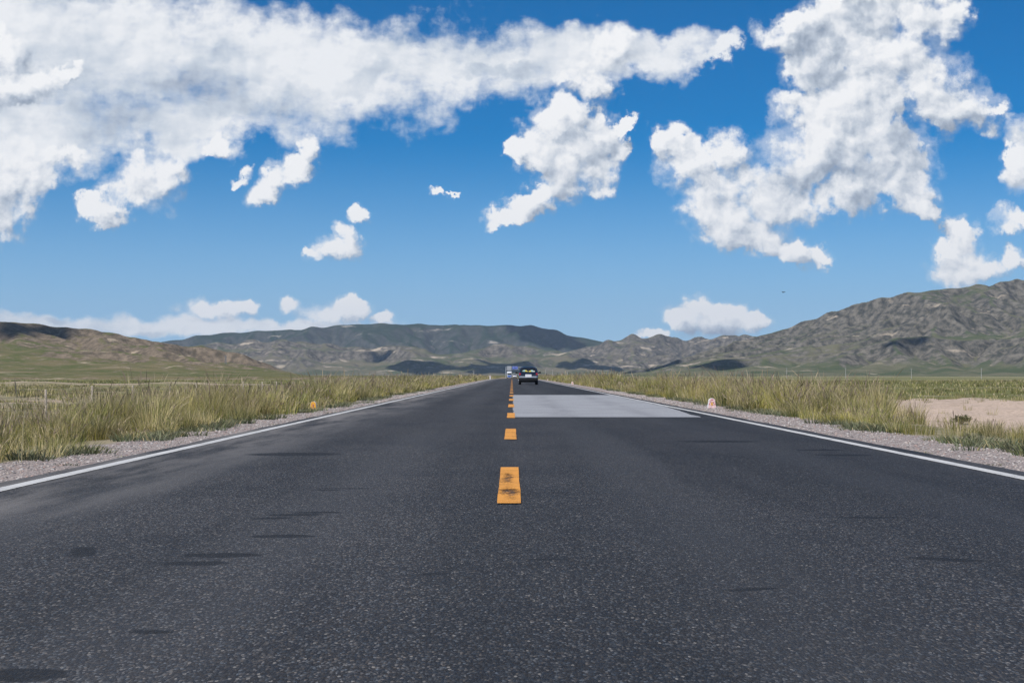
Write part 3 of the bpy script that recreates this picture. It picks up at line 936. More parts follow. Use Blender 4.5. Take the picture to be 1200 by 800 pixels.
def clumps(cx, cy, hh, per, rad, w, head_p, straw_p, lean=(.05, .45), green=None):
    """tussocks: per blades each, leaning outwards from the middle"""
    n = len(cx)
    per = np.broadcast_to(per, n).astype(int)
    idx = np.repeat(np.arange(n), per)
    m = len(idx)
    a = RNG.random(m) * 2 * math.pi
    r = np.sqrt(RNG.random(m))
    rad_ = np.broadcast_to(rad, n)[idx]
    x = cx[idx] + np.cos(a) * r * rad_; y = cy[idx] + np.sin(a) * r * rad_
    z = ground_z(x, y) - .02
    h = hh[idx] * RNG.uniform(.45, 1.08, m)
    wind = .18
    le = lean[0] + (lean[1] - lean[0]) * r * RNG.random(m) + .05
    az = a + RNG.normal(0, .5, m)
    gi = RNG.integers(0, len(GREENS), n)[idx]
    gi = np.where(RNG.random(m) < .35, RNG.integers(0, len(GREENS), m), gi)
    G_ = GREENS if green is None else green
    c = G_[gi % len(G_)] * RNG.uniform(.55, 1.3, (m, 1))
    sp_ = np.broadcast_to(straw_p, n)[idx]
    st = RNG.random(m) < sp_
    c[st] = STRAW[RNG.integers(0, 3, st.sum())] * RNG.uniform(.8, 1.15, (st.sum(), 1))
    cf = RNG.uniform(.5, 1.3, n)[idx][:, None]
    c = c * cf
    tipc = c * .6 + STRAW[RNG.integers(0, 3, m)] * .32 * cf
    head = (RNG.random(m) < np.broadcast_to(head_p, n)[idx])
    h = np.where(head, h * 1.12, h)
    ww = np.broadcast_to(w, n)[idx] * RNG.uniform(.7, 1.3, m)
    V, Q, C = blades(x, y, z, h, ww, az, le, c, tipc, head, head_w=2.1)
    ACC.append((V, Q, C))


def flush(name, mat, label):
    off = 0; Vs, Qs, Cs = [], [], []
    for V, Q, C in ACC:
        Vs.append(V); Qs.append(Q + off); Cs.append(C); off += len(V)
    ACC.clear()
    V, Q, C = np.concatenate(Vs), np.concatenate(Qs), np.concatenate(Cs)
    me = mesh_np(name, V, Q)
    at_ = me.attributes.new('tint', 'FLOAT_COLOR', 'POINT')
    at_.data.foreach_set('color', np.concatenate([C, np.ones((len(C), 1))], 1).astype(np.float32).ravel())
    o = link(name, me, mat)
    tag(o, label, 'grass', kind='stuff')
    return o


m_grass = tint_mat('tall_grass', .7, .22)


def field(n, xa, xb, ya, yb, ypow=1.0):
    return RNG.uniform(xa, xb, n), ya + (yb - ya) * RNG.random(n) ** ypow


# --- tall feather grass in a band along both verges
for side in (-1, 1):
    inner = -4.95 if side < 0 else 5.75
    for (ya, yb, dens, per, w, wid) in ((2, 34, 2.7, 165, .0048, 5.0), (34, 80, 2.3, 90, .009, 6.0), (80, 170, 2.2, 34, .019, 7.0), (170, 480, 1.5, 14, .05, 8.0)):
        n = int((yb - ya) * wid * dens)
        off = wid * RNG.random(n) ** 1.25
        cy = RNG.uniform(ya, yb, n)
        edge_w = .45 * fbm(cy * .35, cy * 0 + side, 3, 77)
        cx = inner + side * (off + np.abs(edge_w) * .7)
        hn = .5 + .5 * np.clip(fbm(cx * .22, cy * .12, 3, 40 + side) * 1.6 + .35, -1, 1)
        gap = fbm(cx * .5, cy * .3, 3, 48 + side)
        ramp_ = sstep(.0, .9, off)
        hgt = (.32 + .74 * hn) * (.45 + .55 * ramp_)
        if side < 0:
            hgt *= .76 + .14 * sstep(26, 60, cy)
        else:
            hgt *= 1.08
            lim = 24.5 + (cx - 5.8) * 3.1
            low = sstep(lim + 4, lim - 1, cy)
            hgt *= 1 - .52 * low
            keep = (RNG.random(n) > low * .74)
            keep &= ~((cx > 6.9) & (low > .5) & (RNG.random(n) < .8))
        ok = gap > -.52
        if side > 0: ok &= keep
        cx, cy, hgt = cx[ok], cy[ok], hgt[ok]
        straw = np.clip(.32 + .9 * (RNG.random(len(cx)) - .5) + .35 * fbm(cx * .3, cy * .2, 2, 91), .04, .85)
        hgt = hgt * RNG.uniform(.6, 1.18, len(cx))
        clumps(cx, cy, hgt, per, .16 + .20 * RNG.random(len(cx)) ** 1.5, w, .34 * RNG.random(len(cx)) ** 2, straw, lean=(.04, .75))
# a few extra tall stems
clumps(np.array([at(16, 497, 17.2)[0], at(23, 520, 15.6)[0]]), np.array([17.2, 15.6]), np.array([.95, .92]), 3, .05, .012, .3, .9, lean=(0, .06))
flush('grass', m_grass, 'tall straw and green feather grass lining both road shoulders')

# --- shorter growth on the flats behind
FG = np.array([(.19, .21, .05), (.125, .16, .036), (.27, .26, .08), (.08, .115, .034)])
n = 5200                                             # right, beyond the bare pan
cx, cy = field(n, 9, 150, 84, 420, 1.5)
cx = cx * (.35 + .65 * cy / 300) + 4
pn = fbm(cx * .04, cy * .03, 3, 55)
edge_y = 92 + 6 * fbm(cx * .12, cx * 0, 3, 58)
ok = (cy > edge_y) & (pn > -.35)
cx, cy = cx[ok], cy[ok]
clumps(cx, cy, np.clip(.30 + .28 * fbm(cx * .05, cy * .05, 2, 60), .14, .7) * (1 + (cy - 90) * .0012), 16, .35 + .0018 * cy, .018 + .00022 * cy, .04, .16, green=FG)
n = 1500                                             # right, tufts dotted over the pan's rim
cx, cy = field(n, 8.5, 42, 28, 95)
pn = ((cx - 24) / 18) ** 2 + ((cy - 62) / 31) ** 2 + .5 * fbm(cx * .15, cy * .15, 3, 66)
ok = (pn > .72) | (RNG.random(n) < .10)
cx, cy = cx[ok], cy[ok]
clumps(cx, cy, RNG.uniform(.14, .42, len(cx)), 26, .22, .012, .05, .25, green=FG)
n = 5200                                             # left, beyond the tall band and the fence
cx, cy = field(n, -75, -9, 20, 190, 1.1)
cx = -9 - (np.abs(cx) - 9) * (.25 + .75 * cy / 190)
pn = fbm(cx * .10, cy * .07, 3, 71)
ok = pn > -.12
cx, cy = cx[ok], cy[ok]
clumps(cx, cy, np.clip(.30 + .24 * fbm(cx * .1, cy * .1, 2, 73), .12, .65), 20, .30 + .001 * cy, .010 + .00022 * cy, .10, .38, green=FG)
n = 2600                                             # left, far flats behind the earth bank
cx, cy = field(n, -170, -20, 215, 520)
pn = fbm(cx * .03, cy * .02, 3, 81)
ok = pn > -.1
cx, cy = cx[ok], cy[ok]
clumps(cx, cy, RNG.uniform(.25, .6, len(cx)), 12, .9, .10, .0, .1, green=FG)
flush('grass', m_grass, 'short green and olive tufts on the flats behind the verge grass')

# --- low weeds creeping over the gravel rim
WEED = np.array([(.11, .16, .10), (.085, .13, .065), (.14, .18, .12), (.07, .12, .03)])
n = 1150
sd = RNG.random(n) < .5
cy = 9 + 85 * RNG.random(n) ** 1.3
rim_ = np.where(sd, -4.85, 5.75) + RNG.normal(0, .16, n)
keep = fbm(cy * .25, np.where(sd, 3.0, 9.0), 3, 101) > -.05
rim_, cy = rim_[keep], cy[keep]
clumps(rim_, cy, RNG.uniform(.05, .19, len(cy)), 46, .19, .013, .0, .04, lean=(.3, 1.1), green=WEED)
n = 60
sd = RNG.random(n) < .5
cy = 11 + 60 * RNG.random(n)
cx = np.where(sd, ROAD_L - .08 - .3 * RNG.random(n), ROAD_R + .08 + .3 * RNG.random(n))
clumps(cx, cy, RNG.uniform(.02, .06, n), 40, .11, .010, .0, .1, lean=(.3, 1.2), green=WEED)
flush('weeds', m_grass, 'low blue-green weeds creeping over the gravel edge')

# ------------------------------------------------------------------ shrubs
def make_shrub(name, loc, r, h, cols, label, stems=26, leaves=900):
    root = empty(name, loc)
    tag(root, label, 'shrub')
    m = MB()
    tips = []
    rr = random.Random(int(loc[1] * 10))
    for i in range(stems):
        a = rr.random() * 6.283; s = rr.random() ** .6
        tip = np.array((math.cos(a) * r * s, math.sin(a) * r * s, h * (1 - .45 * s * s) * rr.uniform(.75, 1.05)))
        mid = tip * np.array((.35, .35, .55))
        m.tube([(0, 0, -.03), tuple(mid), tuple(tip)], [.009, .006, .002], 5)
        tips.append((mid, tip))
    m.build('stems', m_twig, root)
    P, S, Rr, C = [], [], [], []
    lv = np.array([(-.5, 0, 0), (0, -.2, .05), (.5, 0, .02), (0, .22, .06)])
    V, T = [], []
    for i in range(leaves):
        a_, b_ = tips[rr.randrange(len(tips))]
        t_ = rr.uniform(.1, 1.05)
        c = a_ + (b_ - a_) * t_ + np.array([rr.gauss(0, r * .09) for _ in range(3)])
        c[2] = max(c[2], .01)
        u = np.array([rr.gauss(0, 1) for _ in range(3)]); u /= np.linalg.norm(u)
        w_ = np.cross(u, [rr.gauss(0, 1) for _ in range(3)]); w_ /= np.linalg.norm(w_)
        L_ = r * rr.uniform(.07, .15)
        n0 = len(V)
        for q_ in lv:
            V.append(c + L_ * (q_[0] * u + q_[1] * w_ * 1.6 + q_[2] * np.cross(u, w_)))
        T += [(n0, n0 + 1, n0 + 2), (n0, n0 + 2, n0 + 3)]
        col = np.array(cols[rr.randrange(len(cols))]) * rr.uniform(.75, 1.2)
        C += [col] * 4
    me = mesh_np('foliage', np.array(V), tris=np.array(T))
    at_ = me.attributes.new('tint', 'FLOAT_COLOR', 'POINT')
    at_.data.foreach_set('color', np.concatenate([np.array(C), np.ones((len(C), 1))], 1).astype(np.float32).ravel())
    link('foliage', me, m_grass, root)
    return root


m_twig = plain('twig_bark', (.16, .12, .08), .9)


def ground_at(px, py, lift=0.0):
    """where the line of sight meets the ground"""
    u, v = ray(px, py)
    d = 3.0
    while d < 3000 and CAM[2] + v * d > float(ground_z(CAM[0] + u * d, d)):
        d *= 1.002
    return (CAM[0] + u * d, d, float(ground_z(CAM[0] + u * d, d)) + lift)


make_shrub('shrub', ground_at(1127, 497), .38, .27, [(.10, .11, .045), (.13, .125, .06), (.075, .09, .035)], 'small olive green shrub standing alone on the bare sandy pan')
make_shrub('shrub', (-5.75, 40.5, float(ground_z(-5.75, 40.5))), .42, .34, [(.06, .095, .05), (.08, .12, .07), (.05, .08, .035)], 'dark green low shrub at the foot of the tall grass near the orange marker stone')

# ------------------------------------------------------------------ kerbside marker stones
m_block = plain('whitewashed_concrete', (.72, .72, .72), .8, vary=.16, scale=14)
m_or = plain('orange_paint', (.83, .42, .05), .7, vary=.2, scale=18)
m_pk = plain('faded_pink_paint', (.78, .56, .55), .75, vary=.22, scale=16)
m_red = plain('red_paint', (.58, .06, .07), .7, vary=.25, scale=20)
m_num = plain('yellow_paint', (.82, .46, .06), .7, vary=.2, scale=20)
m_mag = plain('weathered_red_paint', (.56, .14, .18), .7, vary=.3, scale=24)


def arch(w0, w1, h, n=10):
    """outline of a tapering block with a rounded top"""
    pts = [(-w0 / 2, 0), (w0 / 2, 0)]
    hs = h - w1 * .42
    for i in range(n + 1):
        a = math.pi * i / n
        pts.append((w1 / 2 * math.cos(a), hs + w1 * .42 * math.sin(a)))
    return pts


def marker(x, y, w, h, rz, face_mat, marks, label):
    z = float(ground_z(x, y)) - .02
    root = empty('marker_stone', (x, y, z), rz)
    tag(root, label, 'marker stone', 'marker stones along the road shoulders')
    d = w * .62
    MB().prism(arch(w, w * .72, h), (0, d / 2, 0), (1, 0, 0), (0, 0, 1), d).build('block', m_block, root, smooth=True, bevel=.012)
    fo = MB().prism([(p[0] * .9, .012 + p[1] * .94) for p in arch(w, w * .72, h)], (0, -d / 2 + .001, 0), (1, 0, 0), (0, 0, 1), .005).build('painted_face', face_mat, root)
    for poly, mat, nm in marks:
        MB().prism([(a * w, b_ * h) for a, b_ in poly], (0, -d / 2 - .004, 0), (1, 0, 0), (0, 0, 1), .004).build(nm, mat, fo)
    return root


def oval(cx, cy, rx, ry, n=10):
    return [(cx + rx * math.cos(6.2832 * i / n), cy + ry * math.sin(6.2832 * i / n)) for i in range(n)]


one = [(-.02, .40), (.07, .36), (.07, .74), (.0, .74), (-.09, .64), (-.06, .60), (-.03, .63)]
marker(at(365.5, 480, 38)[0], 38.3, .185, .24, 0, m_or, [(one, m_mag, 'painted_numeral'), (oval(-.16, .44, .05, .05), m_mag, 'paint_spot'), (oval(-.13, .26, .07, .06), m_pk, 'paint_spot'), (oval(.02, .22, .05, .03), m_mag, 'paint_spot')],
       'white rounded marker stone with an orange front and red numeral')
four = [(-.14, .34), (.14, .34), (.14, .42), (.06, .42), (.05, .66), (-.02, .66), (-.15, .44)]
ring = [(-.25, .45), (-.16, .30), (.16, .30), (.25, .45), (.16, .72), (.0, .82), (-.16, .72), (-.17, .66), (.0, .73), (.13, .66), (.19, .46), (.12, .36), (-.12, .36), (-.19, .46), (-.14, .66), (-.17, .72)]
marker(at(835.2, 476, 41)[0], 41.2, .235, .275, 0, m_pk, [(oval(0, .84, .15, .05), m_mag, 'paint_spot'), (four, m_num, 'painted_numeral'), (oval(-.29, .44, .05, .05), m_red, 'paint_spot'), (oval(.31, .44, .05, .06), m_red, 'paint_spot'), (oval(.0, .32, .06, .035), m_red, 'paint_spot'), (oval(.14, .58, .05, .09), m_mag, 'paint_spot'), (oval(-.14, .62, .04, .10), m_mag, 'paint_spot'), ([(-.36, .02), (.36, .02), (.36, .07), (-.36, .08)], m_red, 'paint_band')],
       'pale pink marker stone with a yellow numeral beside the right edge line')
marker(at(528.3, 450, 138)[0], 138, .40, .26, .2, m_pk, [(one, m_mag, 'painted_numeral')], 'broad whitish marker stone on the left shoulder farther along than the orange one')
marker(at(670.8, 449, 141)[0], 141, .24, .27, 0, m_pk, [(four, m_num, 'painted_numeral')], 'pinkish marker stone right of the blue car beside a fallen grey slab')
marker(at(556, 445, 238)[0], 238, .24, .28, 0, m_or, [(one, m_mag, 'painted_numeral')], 'small orange marker stone on the far left shoulder')
marker(at(642, 445, 241)[0], 241, .24, .28, 0, m_pk, [(four, m_num, 'painted_numeral')], 'tiny pink marker stone at the far right edge near the blue car')
p = at(668.3, 448.6, 141)
sl_ = MB().box((0, 0, .03), (.34, .18, .07), .015).build('stone_slab', plain('grey_stone', (.42, .42, .44), .9), None)
sl_.location = (p[0], 140.6, float(ground_z(p[0], 140.6)) - .005)
tag(sl_, 'flat grey stone slab lying beside a pinkish marker stone', 'slab')
# white roadside post by the crest
p = at(574.4, 444, 330)
root = empty('roadside_post', (p[0], 330, float(ground_z(p[0], 330)) - .03))
tag(root, 'short thick white post beside the left road edge near the crest', 'post')
MB().box((0, 0, .38), (.26, .2, .78), .03).build('post', m_block, root)
MB().box((0, -.106, .62), (.2, .012, .1)).build('reflector', m_red, root)

# ------------------------------------------------------------------ wire fence
m_post = plain('pale_concrete_post', (.50, .43, .35), .9, vary=.2, scale=9)
m_wire = plain('fence_wire', (.22, .21, .2), .5, .8)
fx = -13.0
fence = empty('wire_fence', (fx, 43.3, float(ground_z(fx, 43.3))))
tag(fence, 'long wire fence on slim pale posts behind the left grass band', 'fence')
tops = []
for i in range(-4, 34):
    y = 43.3 + 5.45 * i + random.uniform(-.25, .25)
    x = fx + random.uniform(-.12, .12)
    z = float(ground_z(x, y))
    hgt = 1.12 + random.uniform(-.06, .08)
    lean = random.uniform(-.03, .03)
    m = MB()
    m.loft([[(a * s_ + lean * t_, b_ * s_, t_) for a, b_ in ((-1, -1), (1, -1), (1, 1), (-1, 1))] for t_, s_ in ((-.15, .028), (hgt - .02, .026), (hgt, .018))])
    o = m.build('post', m_post, fence)
    o.location = (x - fx, y - 43.3, z - fence.location[2])
    tops.append((x - fx + lean, y - 43.3, z - fence.location[2] + hgt))
for f_ in (.25, .55, .85):
    m = MB()
    m.tube([(a, b_, c - 1.12 * (1 - f_)) for a, b_, c in tops], .0035, 4)
    m.build('wire', m_wire, fence)

# ------------------------------------------------------------------ power lines
m_pole = plain('grey_concrete_pole', (.46, .45, .44), .9)
m_steel = plain('galvanised_steel', (.30, .31, .32), .5, .6)
m_ins = plain('porcelain', (.42, .38, .35), .3)


def utility_pole(px, d, h, label, group, rz=0.0):
    p = at(px, HORIZON, d)
    z = float(ground_z(p[0], d)) - .1
    root = empty('utility_pole', (p[0], d, z), rz)
    tag(root, label, 'utility pole', group)
    MB().tube([(0, 0, 0), (0, 0, h)], [.20, .12], 10).build('pole', m_pole, root, smooth=True)
    MB().box((0, -.14, h - .55), (1.9, .1, .12)).build('crossarm', m_steel, root)
    for xx in (-.85, .85):
        MB().tube([(xx, -.14, h - .50), (xx, -.14, h - .34), (xx, -.14, h - .22)], [.03, .07, .03], 8).build('insulator', m_ins, root)
    MB().tube([(0, 0, h), (0, 0, h + .14), (0, 0, h + .26)], [.03, .07, .03], 8).build('insulator', m_ins, root)


gp = 'utility poles crossing the plain below the right mountain'
utility_pole(1150, 1090, 7.6, 'rightmost grey utility pole on the plain below the right mountain', gp)
utility_pole(1068, 1150, 7.6, 'second grey utility pole from the right on the plain below the mountain', gp)
utility_pole(991, 1210, 8.2, 'third grey utility pole from the right on the plain below the mountain', gp)
utility_pole(922, 1270, 8.6, 'leftmost of the four utility poles on the plain below the right mountain', gp)
g2 = 'distant utility poles right of the blue car'
utility_pole(631.7, 1500, 7.6, 'pale utility pole closest to the blue car on its right', g2)
utility_pole(639.5, 1420, 7.6, 'pale utility pole second to the right of the blue car', g2)
utility_pole(647.5, 1340, 7.2, 'pale utility pole third to the right of the blue car', g2)
utility_pole(665, 1300, 5.6, 'short pale utility pole farthest right of the blue car', g2)
utility_pole(555.3, 900, 5.2, 'lone grey utility pole standing above the grass left of the road', None)

# lattice pylon on the end of the left hill
d = 1400.0
u, v = ray(264.5, 405.5)
best = None
for yv in np.arange(1100, 2900, 6.0):
    if HILLS['left'][2].shape and hill_z('left', CAM[0] + u * yv, yv) >= CAM[2] + v * yv:
        best = yv; break
py_d = best or 2250.0
px_x = CAM[0] + u * py_d
hz = hill_z('left', px_x, py_d)
H_ = 18.5 / F * py_d
root = empty('pylon', (px_x, py_d, hz - .4))
tag(root, 'tall thin steel lattice pylon on the end of the left hill', 'pylon')
m = MB()


def half(t_):
    return .5 * H_ * (.13 * (1 - t_) + .035) if t_ < .7 else .5 * H_ * .055


lv = [0, .18, .34, .48, .60, .70, .80, .90, 1.0]
for sx_, sy_ in ((1, 1), (1, -1), (-1, 1), (-1, -1)):
    m.tube([(sx_ * half(t_), sy_ * half(t_), H_ * t_) for t_ in lv], .13, 4)
for a, b_ in zip(lv[:-1], lv[1:]):
    for s_ in (1, -1):
        m.tube([(-half(a), s_ * half(a), H_ * a), (half(b_), s_ * half(b_), H_ * b_)], .08, 4)
        m.tube([(half(a), s_ * half(a), H_ * a), (-half(b_), s_ * half(b_), H_ * b_)], .08, 4)
        m.tube([(s_ * half(a), -half(a), H_ * a), (s_ * half(b_), half(b_), H_ * b_)], .08, 4)
m.build('lattice_mast', m_steel, root)
for t_ in (.74, .86, .97):
    w_ = H_ * .12
    mm = MB()
    mm.tube([(-w_, 0, H_ * t_), (w_, 0, H_ * t_)], .10, 4)
    mm.tube([(-w_, 0, H_ * t_), (0, 0, H_ * (t_ + .035))], .07, 4).tube([(w_, 0, H_ * t_), (0, 0, H_ * (t_ + .035))], .07, 4)
    mm.build('crossarm', m_steel, root)

# ------------------------------------------------------------------ road sign gantry
m_gal = plain('painted_steel', (.55, .57, .60), .5, .3)
m_blue = plain('blue_sign_sheeting', (.004, .06, .42), .6, spec=.2, vary=.06)
m_wh = plain('white_sign_sheeting', (.80, .80, .80), .5, vary=.04)
m_back = plain('sign_back_aluminium', (.50, .51, .53), .55, .3)
gd = 905.0
gz = float(road_z(gd))
root = empty('road_sign_gantry', (0, gd, gz - .1))
tag(root, 'steel gantry over the road carrying a blue sign and the grey back of another', 'sign gantry')
zb = at(600, 434.0, gd)[2] - gz + .1       # undersides of the panels
zt = at(600, 429.0, gd)[2] - gz + .1
xl, xr_ = at(592.8, 439, gd)[0], 5.4
for xx in (xl, xr_):
    MB().tube([(xx, 0, 0), (xx, 0, zt - .3)], .15, 10).build('post', m_gal, root, smooth=True)
m = MB()
for zz_ in (zb + .5, zt - .45):
    m.tube([(xl, 0, zz_), (xr_, 0, zz_)], .08, 8)
for i in range(9):
    a = xl + (xr_ - xl) * i / 9; c = xl + (xr_ - xl) * (i + 1) / 9
    m.tube([(a, 0, zb + .5), (c, 0, zt - .45)], .04, 6)
m.build('truss_beam', m_gal, root)
xa, xb = at(594.2, 439, gd)[0], at(599.2, 439, gd)[0]
pa = MB().box(((xa + xb) / 2, .14, (zb + zt) / 2), (xb - xa, .06, zt - zb), .02).build('sign_back_panel', m_back, root)
for q_ in (.25, .75):
    MB().box((xa + (xb - xa) * q_, .09, (zb + zt) / 2), (.06, .05, zt - zb - .2)).build('stiffener', m_gal, pa)
xa, xb = at(600.3, 439, gd)[0], at(607.0, 439, gd)[0]
zb2 = at(600, 432.7, gd)[2] - gz + .1
pb = MB().box(((xa + xb) / 2, -.14, (zb2 + zt) / 2), (xb - xa, .06, zt - zb2), .02).build('sign_panel', m_blue, root)
w_, h_ = xb - xa, zt - zb2
cx_, cz_ = (xa + xb) / 2, (zb2 + zt) / 2
fr = MB()
for zz_ in (-h_ / 2 + .07, h_ / 2 - .07): fr.box((cx_, -.174, cz_ + zz_), (w_ - .12, .008, .05))
for xx in (-w_ / 2 + .07, w_ / 2 - .07): fr.box((cx_ + xx, -.174, cz_), (.05, .008, h_ - .24))
fr.build('border', m_wh, pb)
aw = MB()
aw.prism([(-.09, -.55), (.09, -.55), (.09, .2), (.26, .2), (0, .6), (-.26, .2), (-.09, .2)], (cx_ - w_ * .22, -.171, cz_), (1, 0, 0), (0, 0, 1), .008)
aw.build('arrow', m_wh, pb)
for r_ in (.28, -.22):
    for i in range(4):
        MB().box((cx_ + w_ * (.04 + .11 * i), -.174, cz_ + r_ * h_ * .9), (.24, .008, .20)).build('character', m_wh, pb)

# ------------------------------------------------------------------ cars
m_glass = plain('dark_tinted_glass', (.012, .014, .017), .06, spec=.6, vary=0)
m_tyre = plain('tyre_rubber', (.018, .018, .018), .85)
m_rim = plain('alloy_rim', (.5, .5, .52), .35, .8)
m_blk = plain('black_plastic', (.012, .012, .013), .55)
m_tail = plain('red_lamp_lens', (.42, .015, .02), .15, coat=.5, vary=0)
m_lampw = plain('clear_lamp_lens', (.75, .75, .76), .12, coat=.5, vary=0)
m_plate = plain('white_number_plate', (.78, .78, .80), .45, vary=.03)
m_navy = plain('dark_blue_car_paint', (.006, .011, .028), .3, 0.0, coat=.8, vary=.05)
m_sky_sheen = plain('bumper_painted_sky_sheen', (.34, .37, .42), .3, .5, vary=.05)  # sky reflection on the rear bumper's upper part, put into its colour
m_wcar = plain('white_car_paint', (.78, .78, .80), .28, coat=1.0, vary=.03)

ms, k, b, out = new_mat('patterned_sunshade')
co = k.n('ShaderNodeTexCoord').outputs['Object']
v = k.n('ShaderNodeTexVoronoi', ins={'Vector': k.vmath('MULTIPLY', co, (1, 0, 1)), 'Scale': 6.0})
r_ = k.n('ShaderNodeValToRGB', ins={0: k.n('ShaderNodeSeparateColor', ins={0: v.outputs['Color']}).outputs[0]})
r_.color_ramp.interpolation = 'CONSTANT'
r_.color_ramp.elements[0].color = (.16, .36, .34, 1); r_.color_ramp.elements[1].position = .82; r_.color_ramp.elements[1].color = (.50, .40, .05, 1)
for p_, c_ in ((.30, (.45, .48, .46, 1)), (.48, (.03, .08, .08, 1)), (.66, (.25, .42, .38, 1))):
    e = r_.color_ramp.elements.new(p_); e.color = c_
k.link(r_.outputs[0], b.inputs['Base Color'])


def make_car(loc, label, paint, upper_bumper, shade=True, sc=1.0, group=None):
    """hatchback seen from behind; +Y is forward, the origin lies under the rear bumper"""
    root = empty('car', loc)
    tag(root, label, 'car', group)
    st = [  # y, underside, waist, top, half widths at sill, waist, top
        (-.02, .42, .70, .93, .74, .78, .70), (.05, .36, .78, .99, .79, .82, .71), (.14, .30, .82, 1.02, .80, .83, .71),
        (.46, .22, .86, 1.42, .81, .85, .66), (.80, .20, .87, 1.485, .81, .86, .645), (1.7, .19, .88, 1.50, .81, .86, .645),
        (2.25, .19, .90, 1.43, .81, .86, .63), (2.95, .20, .90, 1.01, .81, .85, .68), (3.55, .22, .82, .90, .80, .82, .66),
        (3.90, .28, .68, .76, .74, .77, .60), (3.98, .36, .56, .60, .66, .70, .52)]
    rings = []
    for (y, lo, wa, to, ws, ww, wt) in st:
        h = [(0, lo), (ws * .86, lo), (ws, lo + .08), (ww, (lo + wa) * .55), (ww * .985, wa), (wt + .035, to - .07), (wt - .06, to - .005), (wt * .5, to + .012)]
        pts = [(x, y, z) for x, z in h] + [(0, y, to + .016)] + [(-x, y, z) for x, z in reversed(h[1:])]
        rings.append(pts)
    body = MB().loft(rings).build('body', paint, root, smooth=True, auto=40)
    # tailgate glass
    o_, e_ = np.array((0, .12, 1.015)), np.array((0, .445, 1.405))
    vv = e_ - o_; L_ = np.linalg.norm(vv); vv /= L_
    nrm = np.cross((1, 0, 0), vv)
    base_ = o_ + nrm * .012
    gl = MB().prism([(-.63, .02), (.63, .02), (.66, .06), (.59, L_ - .05), (.55, L_ - .01), (-.55, L_ - .01), (-.59, L_ - .05), (-.66, .06)], base_, (1, 0, 0), vv, .012)
    glo = gl.build('rear_window', m_glass, root)
    if shade:
        b2 = base_ + nrm * .013
        poly = [(-.55, .06), (.55, .06), (.54, .15), (.44, .24), (.33, .27), (.21, .25), (.12, .17), (.02, .13), (-.09, .17), (-.2, .26), (-.33, .28), (-.45, .23), (-.54, .14)]
        MB().prism(poly, b2, (1, 0, 0), vv, .004).build('sunshade', ms, glo)
    MB().tube([tuple(base_ + nrm * .03 + np.array((.05, 0, 0)) + vv * .03), tuple(base_ + nrm * .03 + np.array((-.38, 0, 0)) + vv * .10)], .01, 6).build('wiper', m_blk, root)
    # side and front glass
    for s_ in (-1, 1):
        def side(y, z):
            t_ = (z - .88) / .57
            return s_ * (.846 + (.690 - .846) * t_ + .012)
        for (ya, yb, yc_, yd) in ((.42, 1.32, 1.32, .70), (1.40, 2.62, 2.12, 1.40)):
            vs = [(side(0, .93), ya, .93), (side(0, .93), yb, .93), (side(0, 1.38), yc_, 1.38), (side(0, 1.38), yd, 1.38)]
            inner_ = [(x - s_ * .02, y, z) for x, y, z in vs]
            MB().loft([inner_, vs] if s_ > 0 else [vs, inner_]).build('side_window', m_glass, root)
        mir = MB().box((s_ * 1.0, 2.42, 1.02), (.20, .12, .15), .03).build('mirror', m_blk, root, smooth=True)
        MB().box((s_ * .89, 2.44, .98), (.08, .05, .05)).build('mirror_arm', m_blk, mir)
        # lamps
        MB().prism([(-.085, -.07), (.075, -.07), (.085, .0), (.06, .10), (-.055, .10), (-.085, 0)], (s_ * .71, -.012 + .06, .885), (1, 0, 0), (0, -.0, 1), .075).build('tail_light', m_tail, root, smooth=True, bevel=.01)
        MB().prism(rounded(.24, .12, .04), (s_ * .55, 3.92, .66), (-1, 0, 0), (0, 0, 1), .05).build('headlight', m_lampw, root)
    fo_, fe_ = np.array((0, 2.93, 1.03)), np.array((0, 2.29, 1.41))
    fv = fe_ - fo_; fl_ = np.linalg.norm(fv); fv /= fl_
    fn = np.cross((-1, 0, 0), fv)
    MB().prism([(-.66, .0), (.66, .0), (.54, fl_), (-.54, fl_)], fo_ + fn * .016, (-1, 0, 0), fv, .012).build('windscreen', m_glass, root)
    # bumper: pale upper lip over a black lower apron
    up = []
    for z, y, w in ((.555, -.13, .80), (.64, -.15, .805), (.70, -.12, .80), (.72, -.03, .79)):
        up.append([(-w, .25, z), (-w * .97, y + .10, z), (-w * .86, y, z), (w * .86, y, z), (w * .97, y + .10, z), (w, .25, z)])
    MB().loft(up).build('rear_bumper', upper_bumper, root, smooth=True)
    lo_ = []
    for z, y, w in ((.26, -.04, .72), (.34, -.11, .79), (.552, -.125, .80)):
        lo_.append([(-w, .30, z), (-w * .97, y + .10, z), (-w * .86, y, z), (w * .86, y, z), (w * .97, y + .10, z), (w, .30, z)])
    MB().loft(lo_).build('bumper_apron', m_blk, root, smooth=True)
    MB().prism(rounded(.54, .25, .015), (0, -.02 - .135, .745), (1, 0, 0), (0, 0, 1), .012).build('number_plate', m_plate, root)
    MB().box((0, -.05, .745), (.56, .2, .26), .02).build('plate_recess', paint, root)
    MB().box((0, .5, 1.50), (.9, .22, .03), .01).build('roof_spoiler', paint, root)
    for yy_ in (.72, 3.22):
        for s_ in (-1, 1):
            w = MB().tube([(s_ * .60, yy_, .31), (s_ * .62, yy_, .31), (s_ * .80, yy_, .31), (s_ * .82, yy_, .31)], [.27, .31, .31, .27], 24).build('wheel', m_tyre, root, smooth=True)
            MB().tube([(s_ * .80, yy_, .31), (s_ * .832, yy_, .31), (s_ * .836, yy_, .31)], [.20, .20, .05], 16).build('rim', m_rim, w, smooth=True)
    root.scale = sc if isinstance(sc, tuple) else (sc, sc, sc)
    return root


